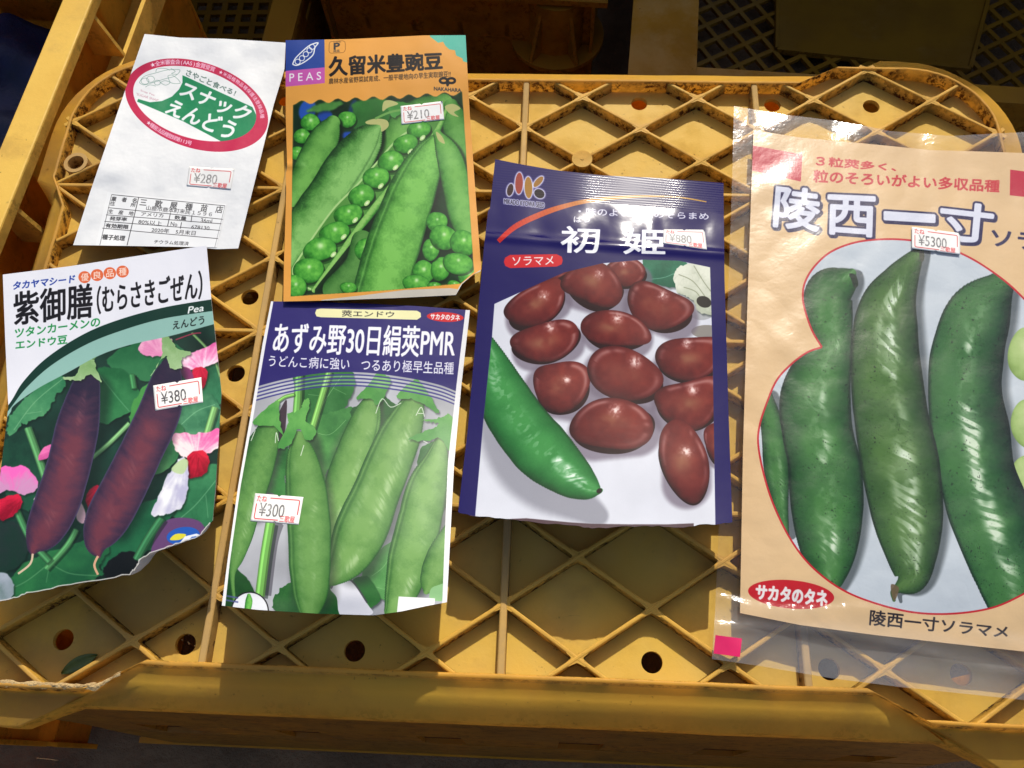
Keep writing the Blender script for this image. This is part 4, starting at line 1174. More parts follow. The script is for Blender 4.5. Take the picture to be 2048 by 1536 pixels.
# ---- 3: the white and green packet with purple pods
def packet_three():
    k = (0, 490, 2.1625)
    top = L([(12, 128), (300, 92), (600, 46), (893, 2)], *k)
    right = L([(893, 2), (915, 250), (950, 560), (958, 640), (942, 900), (920, 1192)], *k)
    bot = [(-75, 1560), (60, 1528), (140, 1500), (330, 1466), (560, 1424), (588, 1400), (604, 1366), (650, 1332), (760, 1296), (860, 1262), (920, 1192)]
    rr = random.Random(3)
    b2 = []
    for a, b in zip(bot[:-1], bot[1:]):
        for q in range(7): b2.append((a[0] + (b[0] - a[0]) * q / 7 + rr.uniform(-3, 3), a[1] + (b[1] - a[1]) * q / 7 + rr.uniform(-4, 4)))
    bot = L(b2 + [(920, 1192)], *k)
    left = L([(12, 128), (22, 400), (36, 700), (0, 1000), (-60, 1300), (-75, 1560)], *k)
    g = coons(top, right, bot, left, 90, 110)
    A = Art(L([(-10, 120), (900, -20), (1010, 1330), (-110, 1640)], *k), 1.8, (232, 232, 238)); A.loc(*k)
    X_, Y_ = A.X, A.Y
    up = [(-60, 800), (38, 690), (100, 592), (200, 490), (350, 392), (500, 328), (700, 272), (915, 235), (990, 224)]
    m1 = [(-60, 830), (40, 712), (110, 622), (220, 522), (370, 432), (520, 372), (700, 320), (915, 286), (990, 276)]
    m2 = [(-60, 860), (38, 734), (60, 694), (160, 622), (300, 547), (430, 477), (560, 432), (740, 392), (925, 342), (990, 330)]
    A.text('タカヤマシード', [(60, 160), (325, 129), (322, 162), (55, 193)], (30, 66, 160), 1.3, slant=.0)
    for (x, y), ch in zip(((366, 139), (420, 130), (475, 122), (530, 115)), '優良品種'):
        A.ell(x, y, 27, 26, 0, (226, 116, 72)); A.text(ch, [(x - 16, y - 15), (x + 17, y - 18), (x + 17, y + 15), (x - 16, y + 18)], (250, 236, 226), .3)
    A.text('紫御膳', [(60, 206), (398, 166), (398, 312), (62, 346)], (24, 22, 28), 2.6)
    A.text('（むらさきごぜん）', [(420, 180), (874, 110), (874, 232), (420, 300)], (24, 22, 28), 1.9)
    A.text('ツタンカーメンの', [(65, 362), (432, 311), (432, 351), (65, 401)], (32, 150, 80), 1.2)
    A.text('エンドウ豆', [(68, 416), (290, 390), (290, 425), (68, 451)], (32, 150, 80), 1.2)
    pm = A.mask(list(map(tuple, catmull(m2, 10, False))) + [(1040, 300), (1040, 1600), (-150, 1700)])
    A.put(pm, np.array((22, 52, 42)) + 40 * (fnoise(X_ / 110, Y_ / 110, 71)[..., None] - .35) * np.array((.5, 1, .8)))
    A.clip = pm
    ga, gb = (26, 92, 58), (66, 138, 92)
    va = ((120, 176, 132), None)
    A.leaf([(40, 740), (120, 650), (250, 560), (285, 600), (250, 640), (205, 720), (130, 760), (90, 780), (48, 835), (30, 800)], (52, 124, 84), (94, 160, 112), 1, ((146, 194, 150), [([(60, 800), (150, 680), (270, 580)], 3), ([(110, 730), (180, 720)], 2)]))
    A.leaf([(460, 500), (600, 420), (760, 430), (830, 520), (700, 580), (560, 570)], (36, 106, 66), (56, 124, 80), 2)
    A.leaf([(430, 530), (560, 560), (620, 700), (560, 730), (430, 770), (400, 640)], (34, 104, 62), (60, 132, 82), 3, ((120, 176, 132), [([(430, 560), (500, 650), (560, 720)], 3)]))
    A.leaf([(560, 760), (600, 640), (720, 540), (640, 700), (590, 790)], (90, 160, 84), (70, 142, 74), 5)
    A.leaf([(800, 560), (940, 500), (1000, 640), (900, 700), (800, 640)], (30, 92, 62), (70, 140, 100), 6)
    A.leaf([(760, 700), (900, 640), (960, 740), (900, 860), (780, 820)], (50, 112, 80), (100, 160, 118), 7, ((150, 200, 158), [([(770, 790), (850, 720), (930, 690)], 3)]))
    A.leaf([(0, 880), (100, 800), (180, 860), (200, 1050), (120, 1150), (20, 1060)], (22, 62, 48), (34, 88, 64), 8)
    A.leaf([(600, 820), (740, 760), (800, 820), (740, 960), (640, 980)], (40, 104, 66), (96, 156, 100), 9)
    A.leaf([(820, 1000), (960, 960), (1000, 1180), (900, 1220), (760, 1180), (740, 1140)], (70, 142, 96), (44, 112, 74), 10, ((140, 190, 146), [([(940, 1010), (850, 1120), (770, 1190)], 3), ([(890, 1080), (900, 1180)], 2)]))
    A.leaf([(440, 1240), (580, 1130), (760, 1100), (700, 1250), (600, 1360), (440, 1400)], (26, 90, 60), (40, 112, 74), 11)
    A.leaf([(20, 1500), (90, 1390), (220, 1330), (420, 1260), (470, 1300), (430, 1390), (440, 1430), (270, 1480), (100, 1530)], (52, 124, 74), (34, 96, 62), 12, ((128, 178, 130), [([(215, 1375), (120, 1450), (40, 1490)], 3), ([(215, 1375), (300, 1420), (420, 1430)], 3), ([(215, 1375), (200, 1460)], 2)]), gdir=(1, .3))
    A.leaf([(-100, 1230), (60, 1200), (130, 1290), (60, 1400), (-100, 1440)], (40, 56, 54), (24, 60, 46), 13)
    A.leaf([(-100, 1450), (20, 1420), (60, 1500), (0, 1600), (-100, 1600)], (170, 178, 190), (120, 140, 140), 14)
    A.leaf([(450, 1400), (520, 1330), (600, 1340), (640, 1420), (480, 1450)], (20, 26, 28), (16, 22, 24), 15)
    A.poly([(650, 1350), (690, 1220), (760, 1180), (870, 1200), (880, 1300), (700, 1400)], (110, 76, 120), 1, 6)
    for pl, wd, c in (([(120, 790), (160, 900), (200, 1020)], 34, (92, 150, 96)), ([(560, 770), (480, 850), (400, 920)], 20, (128, 176, 120)), ([(200, 1400), (290, 1300), (330, 1230)], 26, (88, 150, 96)), ([(60, 1120), (130, 1270), (215, 1370)], 30, (74, 136, 88)), ([(590, 1360), (640, 1270), (700, 1180)], 36, (60, 122, 80)),
                      ([(930, 700), (900, 800), (880, 860)], 30, (130, 178, 112)), ([(830, 380), (920, 480), (960, 600)], 12, (112, 150, 96)), ([(760, 410), (830, 385), (870, 380)], 6, (150, 60, 80)), ([(570, 560), (580, 620)], 26, (70, 136, 84))): A.stem(pl, wd, c)
    A.leaf([(600, 460), (625, 405), (680, 390), (745, 410), (720, 470), (660, 484)], (244, 190, 212), (222, 140, 182), 25, pole=(700, 480))
    A.leaf([(780, 480), (860, 455), (960, 410), (960, 490), (870, 535), (800, 530)], (226, 104, 168), (250, 216, 230), 21, pole=(880, 545))
    A.leaf([(832, 540), (870, 528), (898, 550), (880, 620), (845, 600)], (214, 30, 72), (150, 10, 44), 26, pole=(865, 530))
    A.poly([(770, 530), (820, 535), (840, 590), (800, 580)], (140, 60, 110), 1, 4)
    A.leaf([(748, 815), (850, 815), (960, 795), (990, 850), (900, 900), (800, 920), (760, 880)], (234, 110, 172), (248, 226, 226), 22, pole=(850, 915))
    A.leaf([(815, 910), (880, 890), (906, 930), (890, 985), (850, 1005), (806, 1000)], (218, 34, 66), (146, 8, 38), 27, pole=(850, 895))
    A.line([(860, 920), (855, 960), (845, 1000)], 5, (150, 12, 40), .8, 4)
    A.leaf([(760, 940), (810, 930), (812, 1050), (790, 1130), (720, 1165), (655, 1165), (700, 1060)], (242, 242, 242), (190, 188, 212), 23, gdir=(1, .4), pole=(800, 930))
    A.poly([(740, 970), (790, 925), (815, 940), (790, 990)], (186, 210, 150), .8, 5)
    A.leaf([(-30, 975), (60, 955), (120, 965), (168, 1040), (110, 1080), (40, 1060), (-30, 1080)], (242, 112, 190), (206, 150, 190), 24, pole=(60, 1085))
    A.leaf([(-30, 1130), (20, 1090), (80, 1080), (96, 1120), (60, 1170), (0, 1190)], (216, 34, 72), (146, 8, 42), 28, pole=(90, 1090))
    A.line([(0, 1180), (50, 1140), (90, 1110)], 5, (150, 12, 44), .7, 4)
    A.leaf([(165, 930), (190, 875), (232, 865), (225, 910)], (240, 132, 188), (206, 92, 156), 30, pole=(230, 890))
    A.leaf([(370, 1100), (395, 1050), (430, 1045), (425, 1130), (390, 1150)], (214, 30, 66), (140, 8, 38), 29, pole=(430, 1045))
    A.poly([(330, 1180), (345, 1110), (370, 1160), (360, 1205)], (240, 190, 212), 1, 4)
    A.poly([(145, 1100), (155, 1085), (160, 1120)], (240, 200, 220), 1)
    pu_d, pu_m, pu_l = (46, 38, 64), (84, 54, 76), (116, 62, 76)
    A.blur(1)
    A.shade([(385, 620, 66), (330, 900, 92), (250, 1150, 90)], 26, 10, 1.05, .55, (10, 30, 24))
    A.pod([(380, 585, 50), (366, 640, 68), (332, 800, 94), (296, 960, 96), (245, 1120, 98), (195, 1230, 82), (150, 1300, 34), (140, 1335, 8)], pu_d, pu_m, pu_l, 0, 31, 8, .12, hl=.2, hcol=(160, 104, 106), hpos=.05, grain=.06, wr=.46, edge=(84, 80, 110), hbase=.1, pw=1.9, tip=.4)
    A.shade([(720, 560, 60), (610, 900, 92), (470, 1180, 90)], 24, 10, 1.05, .55, (10, 30, 24))
    A.pod([(735, 530, 42), (718, 600, 70), (690, 720, 92), (612, 890, 94), (535, 1050, 98), (462, 1190, 94), (418, 1285, 52), (428, 1345, 8)], pu_d, pu_m, pu_l, 0, 33, 9, .12, hl=.2, hcol=(160, 104, 106), hpos=.05, grain=.06, wr=.46, edge=(84, 80, 110), hbase=.1, pw=1.9, tip=.4)
    A.line([(142, 1335), (130, 1380), (78, 1422)], 9, (214, 192, 164), 1, 5); A.line([(424, 1345), (408, 1385), (424, 1426)], 10, (214, 172, 140), 1, 5)
    cg = (150, 184, 132)
    for pts in ([(272, 575), (330, 560), (350, 510), (400, 490), (415, 530), (440, 600), (395, 560), (350, 585), (310, 585)], [(655, 565), (700, 480), (700, 400), (735, 400), (760, 440), (830, 470), (790, 490), (785, 530), (740, 535), (715, 480)]): A.leaf(pts, (132, 170, 112), (168, 196, 150), 41)
    A.line([(400, 490), (430, 460)], 16, (110, 150, 96))
    A.clip = pm
    A.ell(792, 1258, 72, 38, -8, (44, 100, 186)); A.poly([(735, 1275), (760, 1250), (805, 1252), (780, 1274)], (226, 216, 70), 1, 5); A.poly([(780, 1285), (800, 1260), (850, 1248), (870, 1256), (830, 1262), (800, 1290)], (236, 238, 244)); 
    A.clip = None
    cu_, c1_, c2_ = (catmull(q_, 10, False) for q_ in (up, m1, m2))
    A.poly(np.concatenate([cu_, c1_[::-1]]), (18, 62, 50))
    A.poly(np.concatenate([c1_, c2_[::-1]]), (150, 190, 180))
    A.text('Pea', [(812, 268), (880, 257), (880, 285), (812, 297)], (236, 240, 238), .9, slant=.08)
    A.text('えんどう', [(748, 331), (883, 305), (883, 341), (748, 366)], (24, 30, 30), .8)
    A.line(L(b2, 0, 0, 1), 9, (214, 210, 204), .9)
    zf = lambda u, v_: 3.6 + 26 * ss(.3, 1.0, v_) * (.6 + .4 * u) + 1.2 * (fnoise(u * 4 + 7, v_ * 4, 61) - .5) + 1.5 * ss(.9, 1, u) * (fnoise(v_ * 6, u, 62) - .5)
    t, org = packet('white and dark green seed packet with two purple pea pods and pink flowers', A, g, zf, 'purple_pod_packet_print', mat_kw=dict(rough=.42, spec=.17, bump=.12, bscale=40, bdist=.003))
    price_sticker(t, A, L([(662, 608), (870, 572), (878, 680), (672, 716)], *k), '¥380', zf, org, (62, 62, 66), .95)

# ---- 4: the navy and white packet with flat green pods
def packet_four():
    k = (430, 590, 2.3635)
    top = L([(265, 30), (400, 32), (700, 40), (950, 52), (1205, 72)], *k)
    right = L([(1205, 72), (1165, 420), (1130, 800), (1112, 1150), (1100, 1380), (1096, 1452)], *k)
    bot = L([(32, 1468), (200, 1488), (480, 1506), (750, 1514), (880, 1496), (1000, 1470), (1096, 1452)], *k)
    left = L([(265, 30), (225, 230), (170, 560), (110, 900), (60, 1250), (32, 1468)], *k)
    g = coons(top, right, bot, left, 70, 96)
    A = Art(L([(255, 15), (1220, 60), (1105, 1525), (15, 1525)], *k), 1.9, (238, 238, 240)); A.loc(*k)
    X_, Y_ = A.X, A.Y
    lx = lambda y: np.interp(y, [20, 230, 560, 900, 1250, 1530], [278, 240, 184, 122, 72, 42])
    rx = lambda y: np.interp(y, [40, 420, 800, 1150, 1460], [1188, 1142, 1100, 1086, 1074])
    ys = np.linspace(10, 1540, 60)
    inn = A.mask([(lx(y), y) for y in ys] + [(rx(y), y) for y in ys[::-1]])
    A.put(inn, np.array((196, 198, 204)) * (1 - .2 * fnoise(X_ / 160, Y_ / 160, 81))[..., None])
    A.clip = inn
    sh = (96, 92, 100)
    la, lb = (40, 104, 48), (92, 156, 84)
    A.leaf([(380, 370), (560, 340), (660, 380), (640, 480), (560, 590), (440, 640), (400, 560)], (70, 134, 72), (48, 112, 56), 1, ((136, 186, 126), [([(600, 380), (520, 500), (450, 630)], 3), ([(560, 440), (620, 470)], 2), ([(530, 480), (440, 470)], 2)]))
    A.leaf([(430, 620), (560, 550), (660, 545), (600, 680), (540, 820), (500, 900), (470, 760)], (58, 122, 62), (96, 158, 86), 2, ((140, 188, 128), [([(450, 640), (540, 660), (620, 590)], 2.5)]))
    A.leaf([(640, 560), (760, 470), (860, 520), (900, 620), (800, 760), (700, 720)], (50, 104, 54), (30, 80, 40), 17)
    A.leaf([(960, 760), (1040, 700), (1110, 800), (1090, 1000), (1000, 980)], (70, 130, 70), (40, 96, 48), 18)
    A.leaf([(520, 960), (620, 900), (720, 1000), (640, 1180), (540, 1180)], (40, 96, 48), (62, 120, 62), 19)
    A.leaf([(150, 700), (230, 640), (330, 760), (290, 900), (170, 860)], (34, 88, 42), (58, 118, 58), 20)
    A.leaf([(195, 920), (230, 800), (300, 740), (350, 730), (330, 860), (350, 930), (300, 950), (250, 930)], (36, 98, 46), (70, 136, 70), 3)
    A.shade([(250, 640, 55), (150, 1000, 65)], 30, 10, 1.1, .55, (60, 50, 60))
    A.poly([(270, 640), (300, 560), (340, 500), (320, 700), (260, 760)], (62, 46, 56), .9, 5)
    A.leaf([(40, 1280), (110, 1300), (190, 1400), (190, 1480), (40, 1480)], (36, 90, 40), (26, 74, 34), 4)
    A.leaf([(280, 1490), (300, 1400), (380, 1360), (560, 1370), (600, 1500), (400, 1530)], (60, 122, 58), (34, 92, 44), 5)
    A.leaf([(690, 1340), (760, 1230), (860, 1150), (880, 1300), (860, 1480), (780, 1430)], (112, 172, 104), (86, 148, 82), 6, ((150, 200, 138), [([(740, 1330), (800, 1280), (850, 1190)], 2.5), ([(760, 1380), (830, 1400)], 2)]))
    A.leaf([(640, 1370), (720, 1330), (780, 1440), (700, 1480)], (52, 110, 56), (66, 128, 66), 7)
    A.shade([(555, 1365, 20), (640, 1440, 70), (700, 1480, 60)], 0, 0, 1, .0)
    A.poly([(545, 1390), (570, 1355), (640, 1350), (720, 1460), (740, 1510), (600, 1520), (575, 1430)], (224, 224, 230), 1, 5)
    A.line([(548, 1388), (575, 1352), (645, 1350), (720, 1455)], 9, (84, 80, 90), .8, 5)
    A.line([(300, 1080), (270, 1180), (240, 1420)], 52, (60, 56, 66), .5, 5)
    A.stem([(262, 1076), (235, 1240), (212, 1424)], 46, (122, 180, 92))
    A.stem([(396, 360), (392, 480), (384, 580)], 38, (116, 174, 90)); A.stem([(540, 360), (505, 480), (460, 630)], 30, (132, 186, 98))
    A.stem([(375, 470), (330, 482), (290, 510)], 16, (132, 186, 98))
    d, m_, l_ = (34, 84, 40), (84, 136, 66), (124, 168, 94)
    A.pod([(262, 600, 30), (236, 690, 66), (196, 830, 78), (150, 990, 72), (118, 1130, 62), (100, 1230, 40), (82, 1320, 14), (90, 1440, 8)], (28, 76, 36), (70, 122, 58), (106, 154, 82), -.2, 1, 6, .1, .2)
    A.shade([(740, 520, 30), (640, 760, 100), (560, 1100, 40)], 26, 4, 1.05, .6, (50, 60, 52))
    A.pod([(742, 490, 30), (715, 590, 70), (668, 730, 88), (612, 890, 92), (566, 1030, 66), (545, 1170, 24), (542, 1240, 6)], d, m_, l_, -.1, 2, 6, .12, .22, seam=-1, grain=.08)
    A.shade([(935, 500, 40), (770, 920, 110), (640, 1260, 100)], 26, 6, 1.04, .6, (44, 52, 48))
    A.pod([(950, 470, 34), (910, 580, 78), (850, 720, 106), (768, 920, 112), (690, 1110, 124), (630, 1240, 96), (560, 1335, 40), (540, 1360, 10)], d, m_, l_, -.05, 3, 7, .16, .3, seam=1, grain=.08)
    A.shade([(420, 700, 60), (440, 1050, 100), (450, 1400, 100)], 20, 6, 1.03, .55, (50, 56, 50))
    A.pod([(396, 680, 34), (412, 790, 76), (432, 940, 98), (446, 1110, 102), (448, 1270, 98), (450, 1400, 84), (445, 1485, 50), (440, 1520, 20)], d, (78, 130, 62), (114, 160, 88), -.1, 4, 6, .12, .2, seam=1, grain=.08)
    A.shade([(1060, 720, 50), (960, 1080, 105), (900, 1350, 90)], 24, 6, 1.04, .6, (44, 50, 48))
    A.pod([(1066, 690, 26), (1046, 780, 56), (1002, 910, 94), (966, 1070, 104), (925, 1230, 104), (890, 1370, 84), (850, 1490, 50)], d, m_, (130, 174, 100), -.05, 5, 6, .16, .32, seam=1, grain=.08)
    A.pod([(1110, 1090, 20), (1070, 1230, 66), (1030, 1340, 60), (1000, 1400, 14)], d, m_, l_, -.1, 6, 3, .1, .2)
    A.poly([(1020, 1390), (1060, 1370), (1100, 1365), (1100, 1440), (1020, 1440)], (150, 196, 140), 1, 4)
    for pts in ([(180, 605), (260, 520), (300, 500), (305, 590), (325, 670), (280, 620)], [(300, 720), (345, 610), (345, 565), (400, 540), (430, 490), (450, 505), (430, 590), (480, 640), (440, 690), (400, 630), (350, 710)], [(670, 490), (720, 430), (770, 370), (830, 400), (800, 480), (760, 520), (740, 490)], [(860, 480), (950, 400), (1010, 470), (1060, 560), (990, 520), (930, 490)], [(915, 680), (1000, 640), (1060, 610), (1020, 600), (980, 590), (1060, 580), (1110, 560), (1130, 640), (1120, 740), (1070, 680), (1000, 690)]):
        A.leaf(pts, (112, 176, 92), (78, 148, 72), 21)
    for pl in ([(170, 690), (190, 640)], [(285, 700), (290, 650), (300, 690)], [(405, 760), (420, 710)], [(760, 560), (790, 490), (830, 530), (880, 510)], [(950, 570), (975, 530), (990, 575)], [(960, 560), (985, 560)], [(985, 690), (1005, 700)]): A.line(pl, 3.5, (226, 232, 220), .9, 4)
    # navy heading and its stripes
    cv = lambda dy: [(120, 470 + dy), (200, 440 + dy), (350, 402 + dy), (520, 376 + dy), (700, 374 + dy), (900, 398 + dy), (1050, 430 + dy), (1142, 464 + dy), (1240, 505 + dy)]
    N_ = (54, 46, 118)
    A.poly([(100, -20), (1260, -20)] + list(catmull(cv(-8), 8, False)[::-1]), N_)
    for q in range(4): A.line(cv(5 + q * 17), 6.5, (70, 66, 140), .95, 8)
    for q in range(3): A.line(cv(5 + q * 17 + 8), 6, (226, 230, 234), .35, 8)
    A.poly([(473, 85), (480, 68), (500, 64), (955, 74), (972, 84), (974, 104), (955, 117), (500, 105), (480, 101)], (240, 236, 184))
    A.text('莢エンドウ', [(600, 72), (848, 78), (845, 106), (600, 102)], (60, 56, 60), .5)
    A.ell(1088, 104, 87, 23, 3, (212, 34, 44)); A.text('サカタのタネ', [(1020, 88), (1158, 94), (1156, 121), (1018, 114)], W_, 1.0)
    A.text('あずみ野30日絹莢PMR', [(285, 130), (1140, 152), (1130, 297), (272, 272)], (244, 244, 246), 1.9)
    A.text('うどんこ病に強い　つるあり極早生品種', [(257, 284), (1130, 318), (1127, 376), (252, 338)], (240, 240, 246), .6)
    A.ell(165, 1494, 90, 92, 0, (30, 30, 34)); A.ell(165, 1494, 84, 86, 0, (226, 228, 232)); A.pod([(160, 1420, 8), (160, 1450, 17), (152, 1500, 14)], (30, 100, 36), (70, 150, 60), (120, 190, 90))
    for y in (1420, 1440): A.line([(40, y), (110, y + 12)], 8, (90, 96, 150), .8)
    A.clip = None
    A.poly([(868, 1425), (1040, 1434), (1034, 1500), (860, 1500)], (240, 240, 240))
    zf = lambda u, v_: 3.2 + 20 * ss(.25, 1.0, v_) + 2.6 * np.sin(np.pi * np.clip(u, 0, 1)) * np.sin(np.pi * np.clip(v_, 0, 1)) + 1.0 * (fnoise(u * 4, v_ * 5 + 3, 91) - .5) + 1.5 * ss(.93, 1, v_) * np.sin(u * 9)
    t, org = packet('navy and white seed packet with a photo of flat bright green pods', A, g, zf, 'flat_pod_packet_print', mat_kw=dict(rough=.42, spec=.17, bump=.1, bscale=45, bdist=.003))
    price_sticker(t, A, L([(190, 937), (418, 955), (395, 1085), (167, 1068)], *k), '¥300', zf, org, (96, 94, 94), .85)

# ---- 5: the navy packet with brown broad beans
PROFILE5 = np.interp(np.linspace(-.1, 1.1, 61), [-.1, 0, .1, .2, .25, .4, .6, .8, 1, 1.1], [-2.2, 0, 2.3, 4.5, 5.3, 6.9, 9.4, 13.6, 20.5, 25])
PROFILE5 = np.convolve(np.pad(PROFILE5, 4, mode='reflect', reflect_type='odd'), np.ones(9) / 9, 'valid')
def packet_five():
    k = (900, 300, 1.969)
    top = L([(178, 36), (300, 60), (420, 80), (600, 100), (850, 112), (1077, 130)], *k)
    right = L([(1077, 130), (1081, 500), (1096, 1000), (1112, 1465)], *k)
    rr = random.Random(9)
    bt = [(32, 1425), (90, 1442), (200, 1448), (330, 1466), (480, 1478), (560, 1490), (700, 1482), (820, 1480), (900, 1488), (1000, 1474), (1050, 1474), (1112, 1465)]
    b2 = []
    for a, b in zip(bt[:-1], bt[1:]):
        for q in range(5): b2.append((a[0] + (b[0] - a[0]) * q / 5 + rr.uniform(-2, 2), a[1] + (b[1] - a[1]) * q / 5 + rr.uniform(-2.5, 2.5)))
    bot = L(b2 + [(1112, 1465)], *k)
    left = L([(178, 36), (158, 228), (150, 240), (134, 380), (110, 640), (70, 1100), (32, 1425)], *k)
    g = coons(top, right, bot, left, 110, 150)
    A = Art(L([(165, 20), (1090, 110), (1120, 1500), (20, 1500)], *k), 1.7, (38, 32, 98)); A.loc(*k)
    X_, Y_ = A.X, A.Y
    ph = [(175, 606), (320, 540), (450, 482), (600, 446), (760, 432), (900, 436), (1024, 462), (1034, 800), (1046, 1520), (95, 1520), (100, 1430), (130, 1080), (165, 740)]
    mk = A.mask(ph)
    A.put(mk, np.array((222, 224, 232)) * (1 - .06 * fnoise(X_ / 120, Y_ / 120, 15))[..., None])
    A.clip = mk
    A.leaf([(765, 425), (900, 430), (940, 470), (900, 540), (820, 530), (770, 520)], (60, 130, 100), (36, 100, 76), 2, ((120, 176, 150), [([(770, 510), (850, 500), (930, 460)], 3)]))
    A.ell(990, 600, 70, 70, 0, (150, 152, 150), .6)
    A.leaf([(880, 490), (920, 450), (1000, 445), (1060, 470), (1060, 640), (980, 636), (955, 590), (900, 560)], (226, 228, 212), (180, 186, 166), 3, ((140, 146, 120), [([(900, 490), (960, 520), (1020, 600)], 4), ([(960, 455), (1000, 520), (1030, 560)], 4), ([(920, 540), (970, 560), (1000, 610)], 4)]))
    A.ell(1000, 598, 30, 22, 20, (52, 50, 44))
    A.ell(1010, 715, 60, 26, 0, (120, 112, 100), .7)
    bs = [(395, 492, 95, 26, -20), (690, 480, 84, 54, 0), (340, 604, 128, 78, -36), (566, 530, 118, 86, 16), (820, 612, 136, 84, 22), (378, 748, 142, 74, -14), (650, 706, 136, 72, 8), (440, 926, 108, 106, 10), (686, 880, 158, 98, 20), (640, 1084, 168, 100, -6), (945, 814, 132, 90, -12), (945, 990, 136, 98, -8), (922, 1222, 96, 160, -18), (1050, 1150, 46, 80, -10)]
    for x, y, a, b, an in bs:
        A.shade([(x - a * .5 * math.cos(math.radians(an)), y - a * .5 * math.sin(math.radians(an)), min(a, b)), (x + a * .5 * math.cos(math.radians(an)), y + a * .5 * math.sin(math.radians(an)), min(a, b))] if a > b else [(x, y - b * .4, a), (x, y + b * .4, a)], 10, 30, 1.02, .75, (120, 110, 124), .14)
    rs = random.Random(2)
    for n_, (x, y, a, b, an) in enumerate(bs):
        A.bean(x + 3, y + 15, a * .985, b * .97, an, (28, 10, 12), (46, 16, 18), (60, 22, 22), .12, n_, 0)
        A.bean(x, y, a, b, an, (44, 12, 16), (100, 30, 30), (142, 58, 48), (.30 if n_ % 3 else -.22) if a > b else .12, n_, .95, (252, 232, 226), .3, -.4, rs.uniform(-.1, .3), rs.uniform(-.4, -.2), .13, .06, .6, dent=1.0, core=(158, 112, 84))
    sp5 = [(120, 700, 14), (150, 800, 52), (190, 930, 96), (262, 1060, 112), (360, 1180, 116), (460, 1270, 92), (530, 1320, 58), (580, 1340, 18), (594, 1340, 8)]
    A.shade([(130, 900, 60), (230, 1130, 110), (340, 1260, 110), (520, 1370, 60), (570, 1400, 40)], 14, 40, 1, .55, (112, 112, 122), .25)
    A.pod(sp5, (14, 56, 30), (34, 108, 52), (72, 150, 80), -.1, 7, 6, .15, .95, (222, 240, 222), -.12, grain=.05, edge=(20, 66, 32), hbase=.5)
    A.ell(588, 1342, 12, 9, -30, (40, 36, 28))
    A.clip = None
    # gold and red swoosh, seed emblem and lettering
    sw = catmull([(190, 360, 9), (260, 300, 11), (370, 248, 11), (470, 216, 9), (560, 198, 8), (680, 186, 6), (780, 182, 4), (900, 186, 3), (1010, 204, 2)], 8, False)
    for a, b in zip(sw[:-1], sw[1:]):
        f_ = np.clip((a[0] - 200) / 400, 0, 1); A.line([a[:2], b[:2]], a[2] * 2, np.array((204, 56, 46)) * (1 - f_) + np.array((206, 160, 70)) * f_)
    gl = A.mask([(205, 180), (240, 90), (300, 85), (380, 95), (390, 190), (380, 225), (215, 215)], 6)
    for dx, dy in ((0, 0),): pass
    seedsp = [((237, 157), 12, 24, 12, (66, 44, 40)), ((272, 131), 15, 42, 2, (158, 72, 58)), ((309, 148), 15, 42, -2, (166, 124, 50)), ((348, 125), 11, 26, 42, (158, 116, 50)), ((352, 172), 21, 17, 30, (36, 30, 34))]
    for (x, y), a, b, an, c in seedsp: A.ell(x, y, a + 7, b + 7, an, (226, 224, 240), .35)
    for (x, y), a, b, an, c in seedsp: A.ell(x, y, a + 3.5, b + 3.5, an, (236, 234, 246), .7)
    for (x, y), a, b, an, c in seedsp: A.ell(x, y, a, b, an, c)
    tq = [(213, 192), (372, 208), (370, 229), (213, 211)]
    m = A.tmask('MIKADO KYOWA SEED', tq, 3.2); A.put(m, (206, 206, 226), .85); A.text('MIKADO KYOWA SEED', tq, (26, 22, 40), .3)
    A.text('・味のよい赤実のそらまめ', [(506, 226), (1018, 248), (1018, 275), (506, 256)], (232, 232, 240), .7)
    A.text('はつ', [(488, 262), (552, 265), (550, 286), (488, 284)], W_, .8); A.text('ひめ', [(733, 268), (798, 272), (798, 292), (733, 289)], W_, .8)
    A.text('初', [(440, 300), (590, 305), (586, 406), (436, 402)], (246, 246, 248), 2.2); A.text('姫', [(688, 308), (846, 312), (846, 412), (684, 408)], (246, 246, 248), 2.2)
    A.poly([(236, 413), (420, 410), (440, 420), (444, 434), (440, 450), (420, 459), (236, 465), (217, 456), (212, 440), (217, 424)], (206, 44, 52))
    A.text('ソラマメ', [(246, 421), (408, 418), (408, 452), (246, 455)], W_, .5)
    A.poly([(-5, 1424), (150, 1450), (160, 1456), (300, 1450), (470, 1466), (560, 1472), (700, 1474), (860, 1474), (960, 1470), (960, 1510), (-5, 1510)], (84, 62, 66), .9)
    zf = lambda u, v_: 4.5 + np.interp(v_, np.linspace(-.1, 1.1, 61), PROFILE5) + 1.6 * np.sin(np.pi * np.clip(u, 0, 1)) ** .8 + 1.3 * (fnoise(u * 3 + 1, v_ * 3.5, 95, 2) - .5) + 1.0 * (fnoise(u * 9, v_ * 9, 96, 2) - .5) * ss(.1, .16, v_) * (1 - ss(.2, .3, v_)) + .7 * np.exp(-((v_ - .245) / .012) ** 2)
    t, org = packet('plump glossy navy seed packet with reddish brown broad beans on white', A, g, zf, 'broad_bean_packet_print', mat_kw=dict(rough=.11, spec=.19, bump=.04, bscale=38, bdist=.004, crimp=(130, .885)), back=M['foil'])
    price_sticker(t, A, L([(842, 312), (1003, 314), (1012, 392), (838, 367)], *k), '¥880', zf, org, (120, 118, 118), .7)

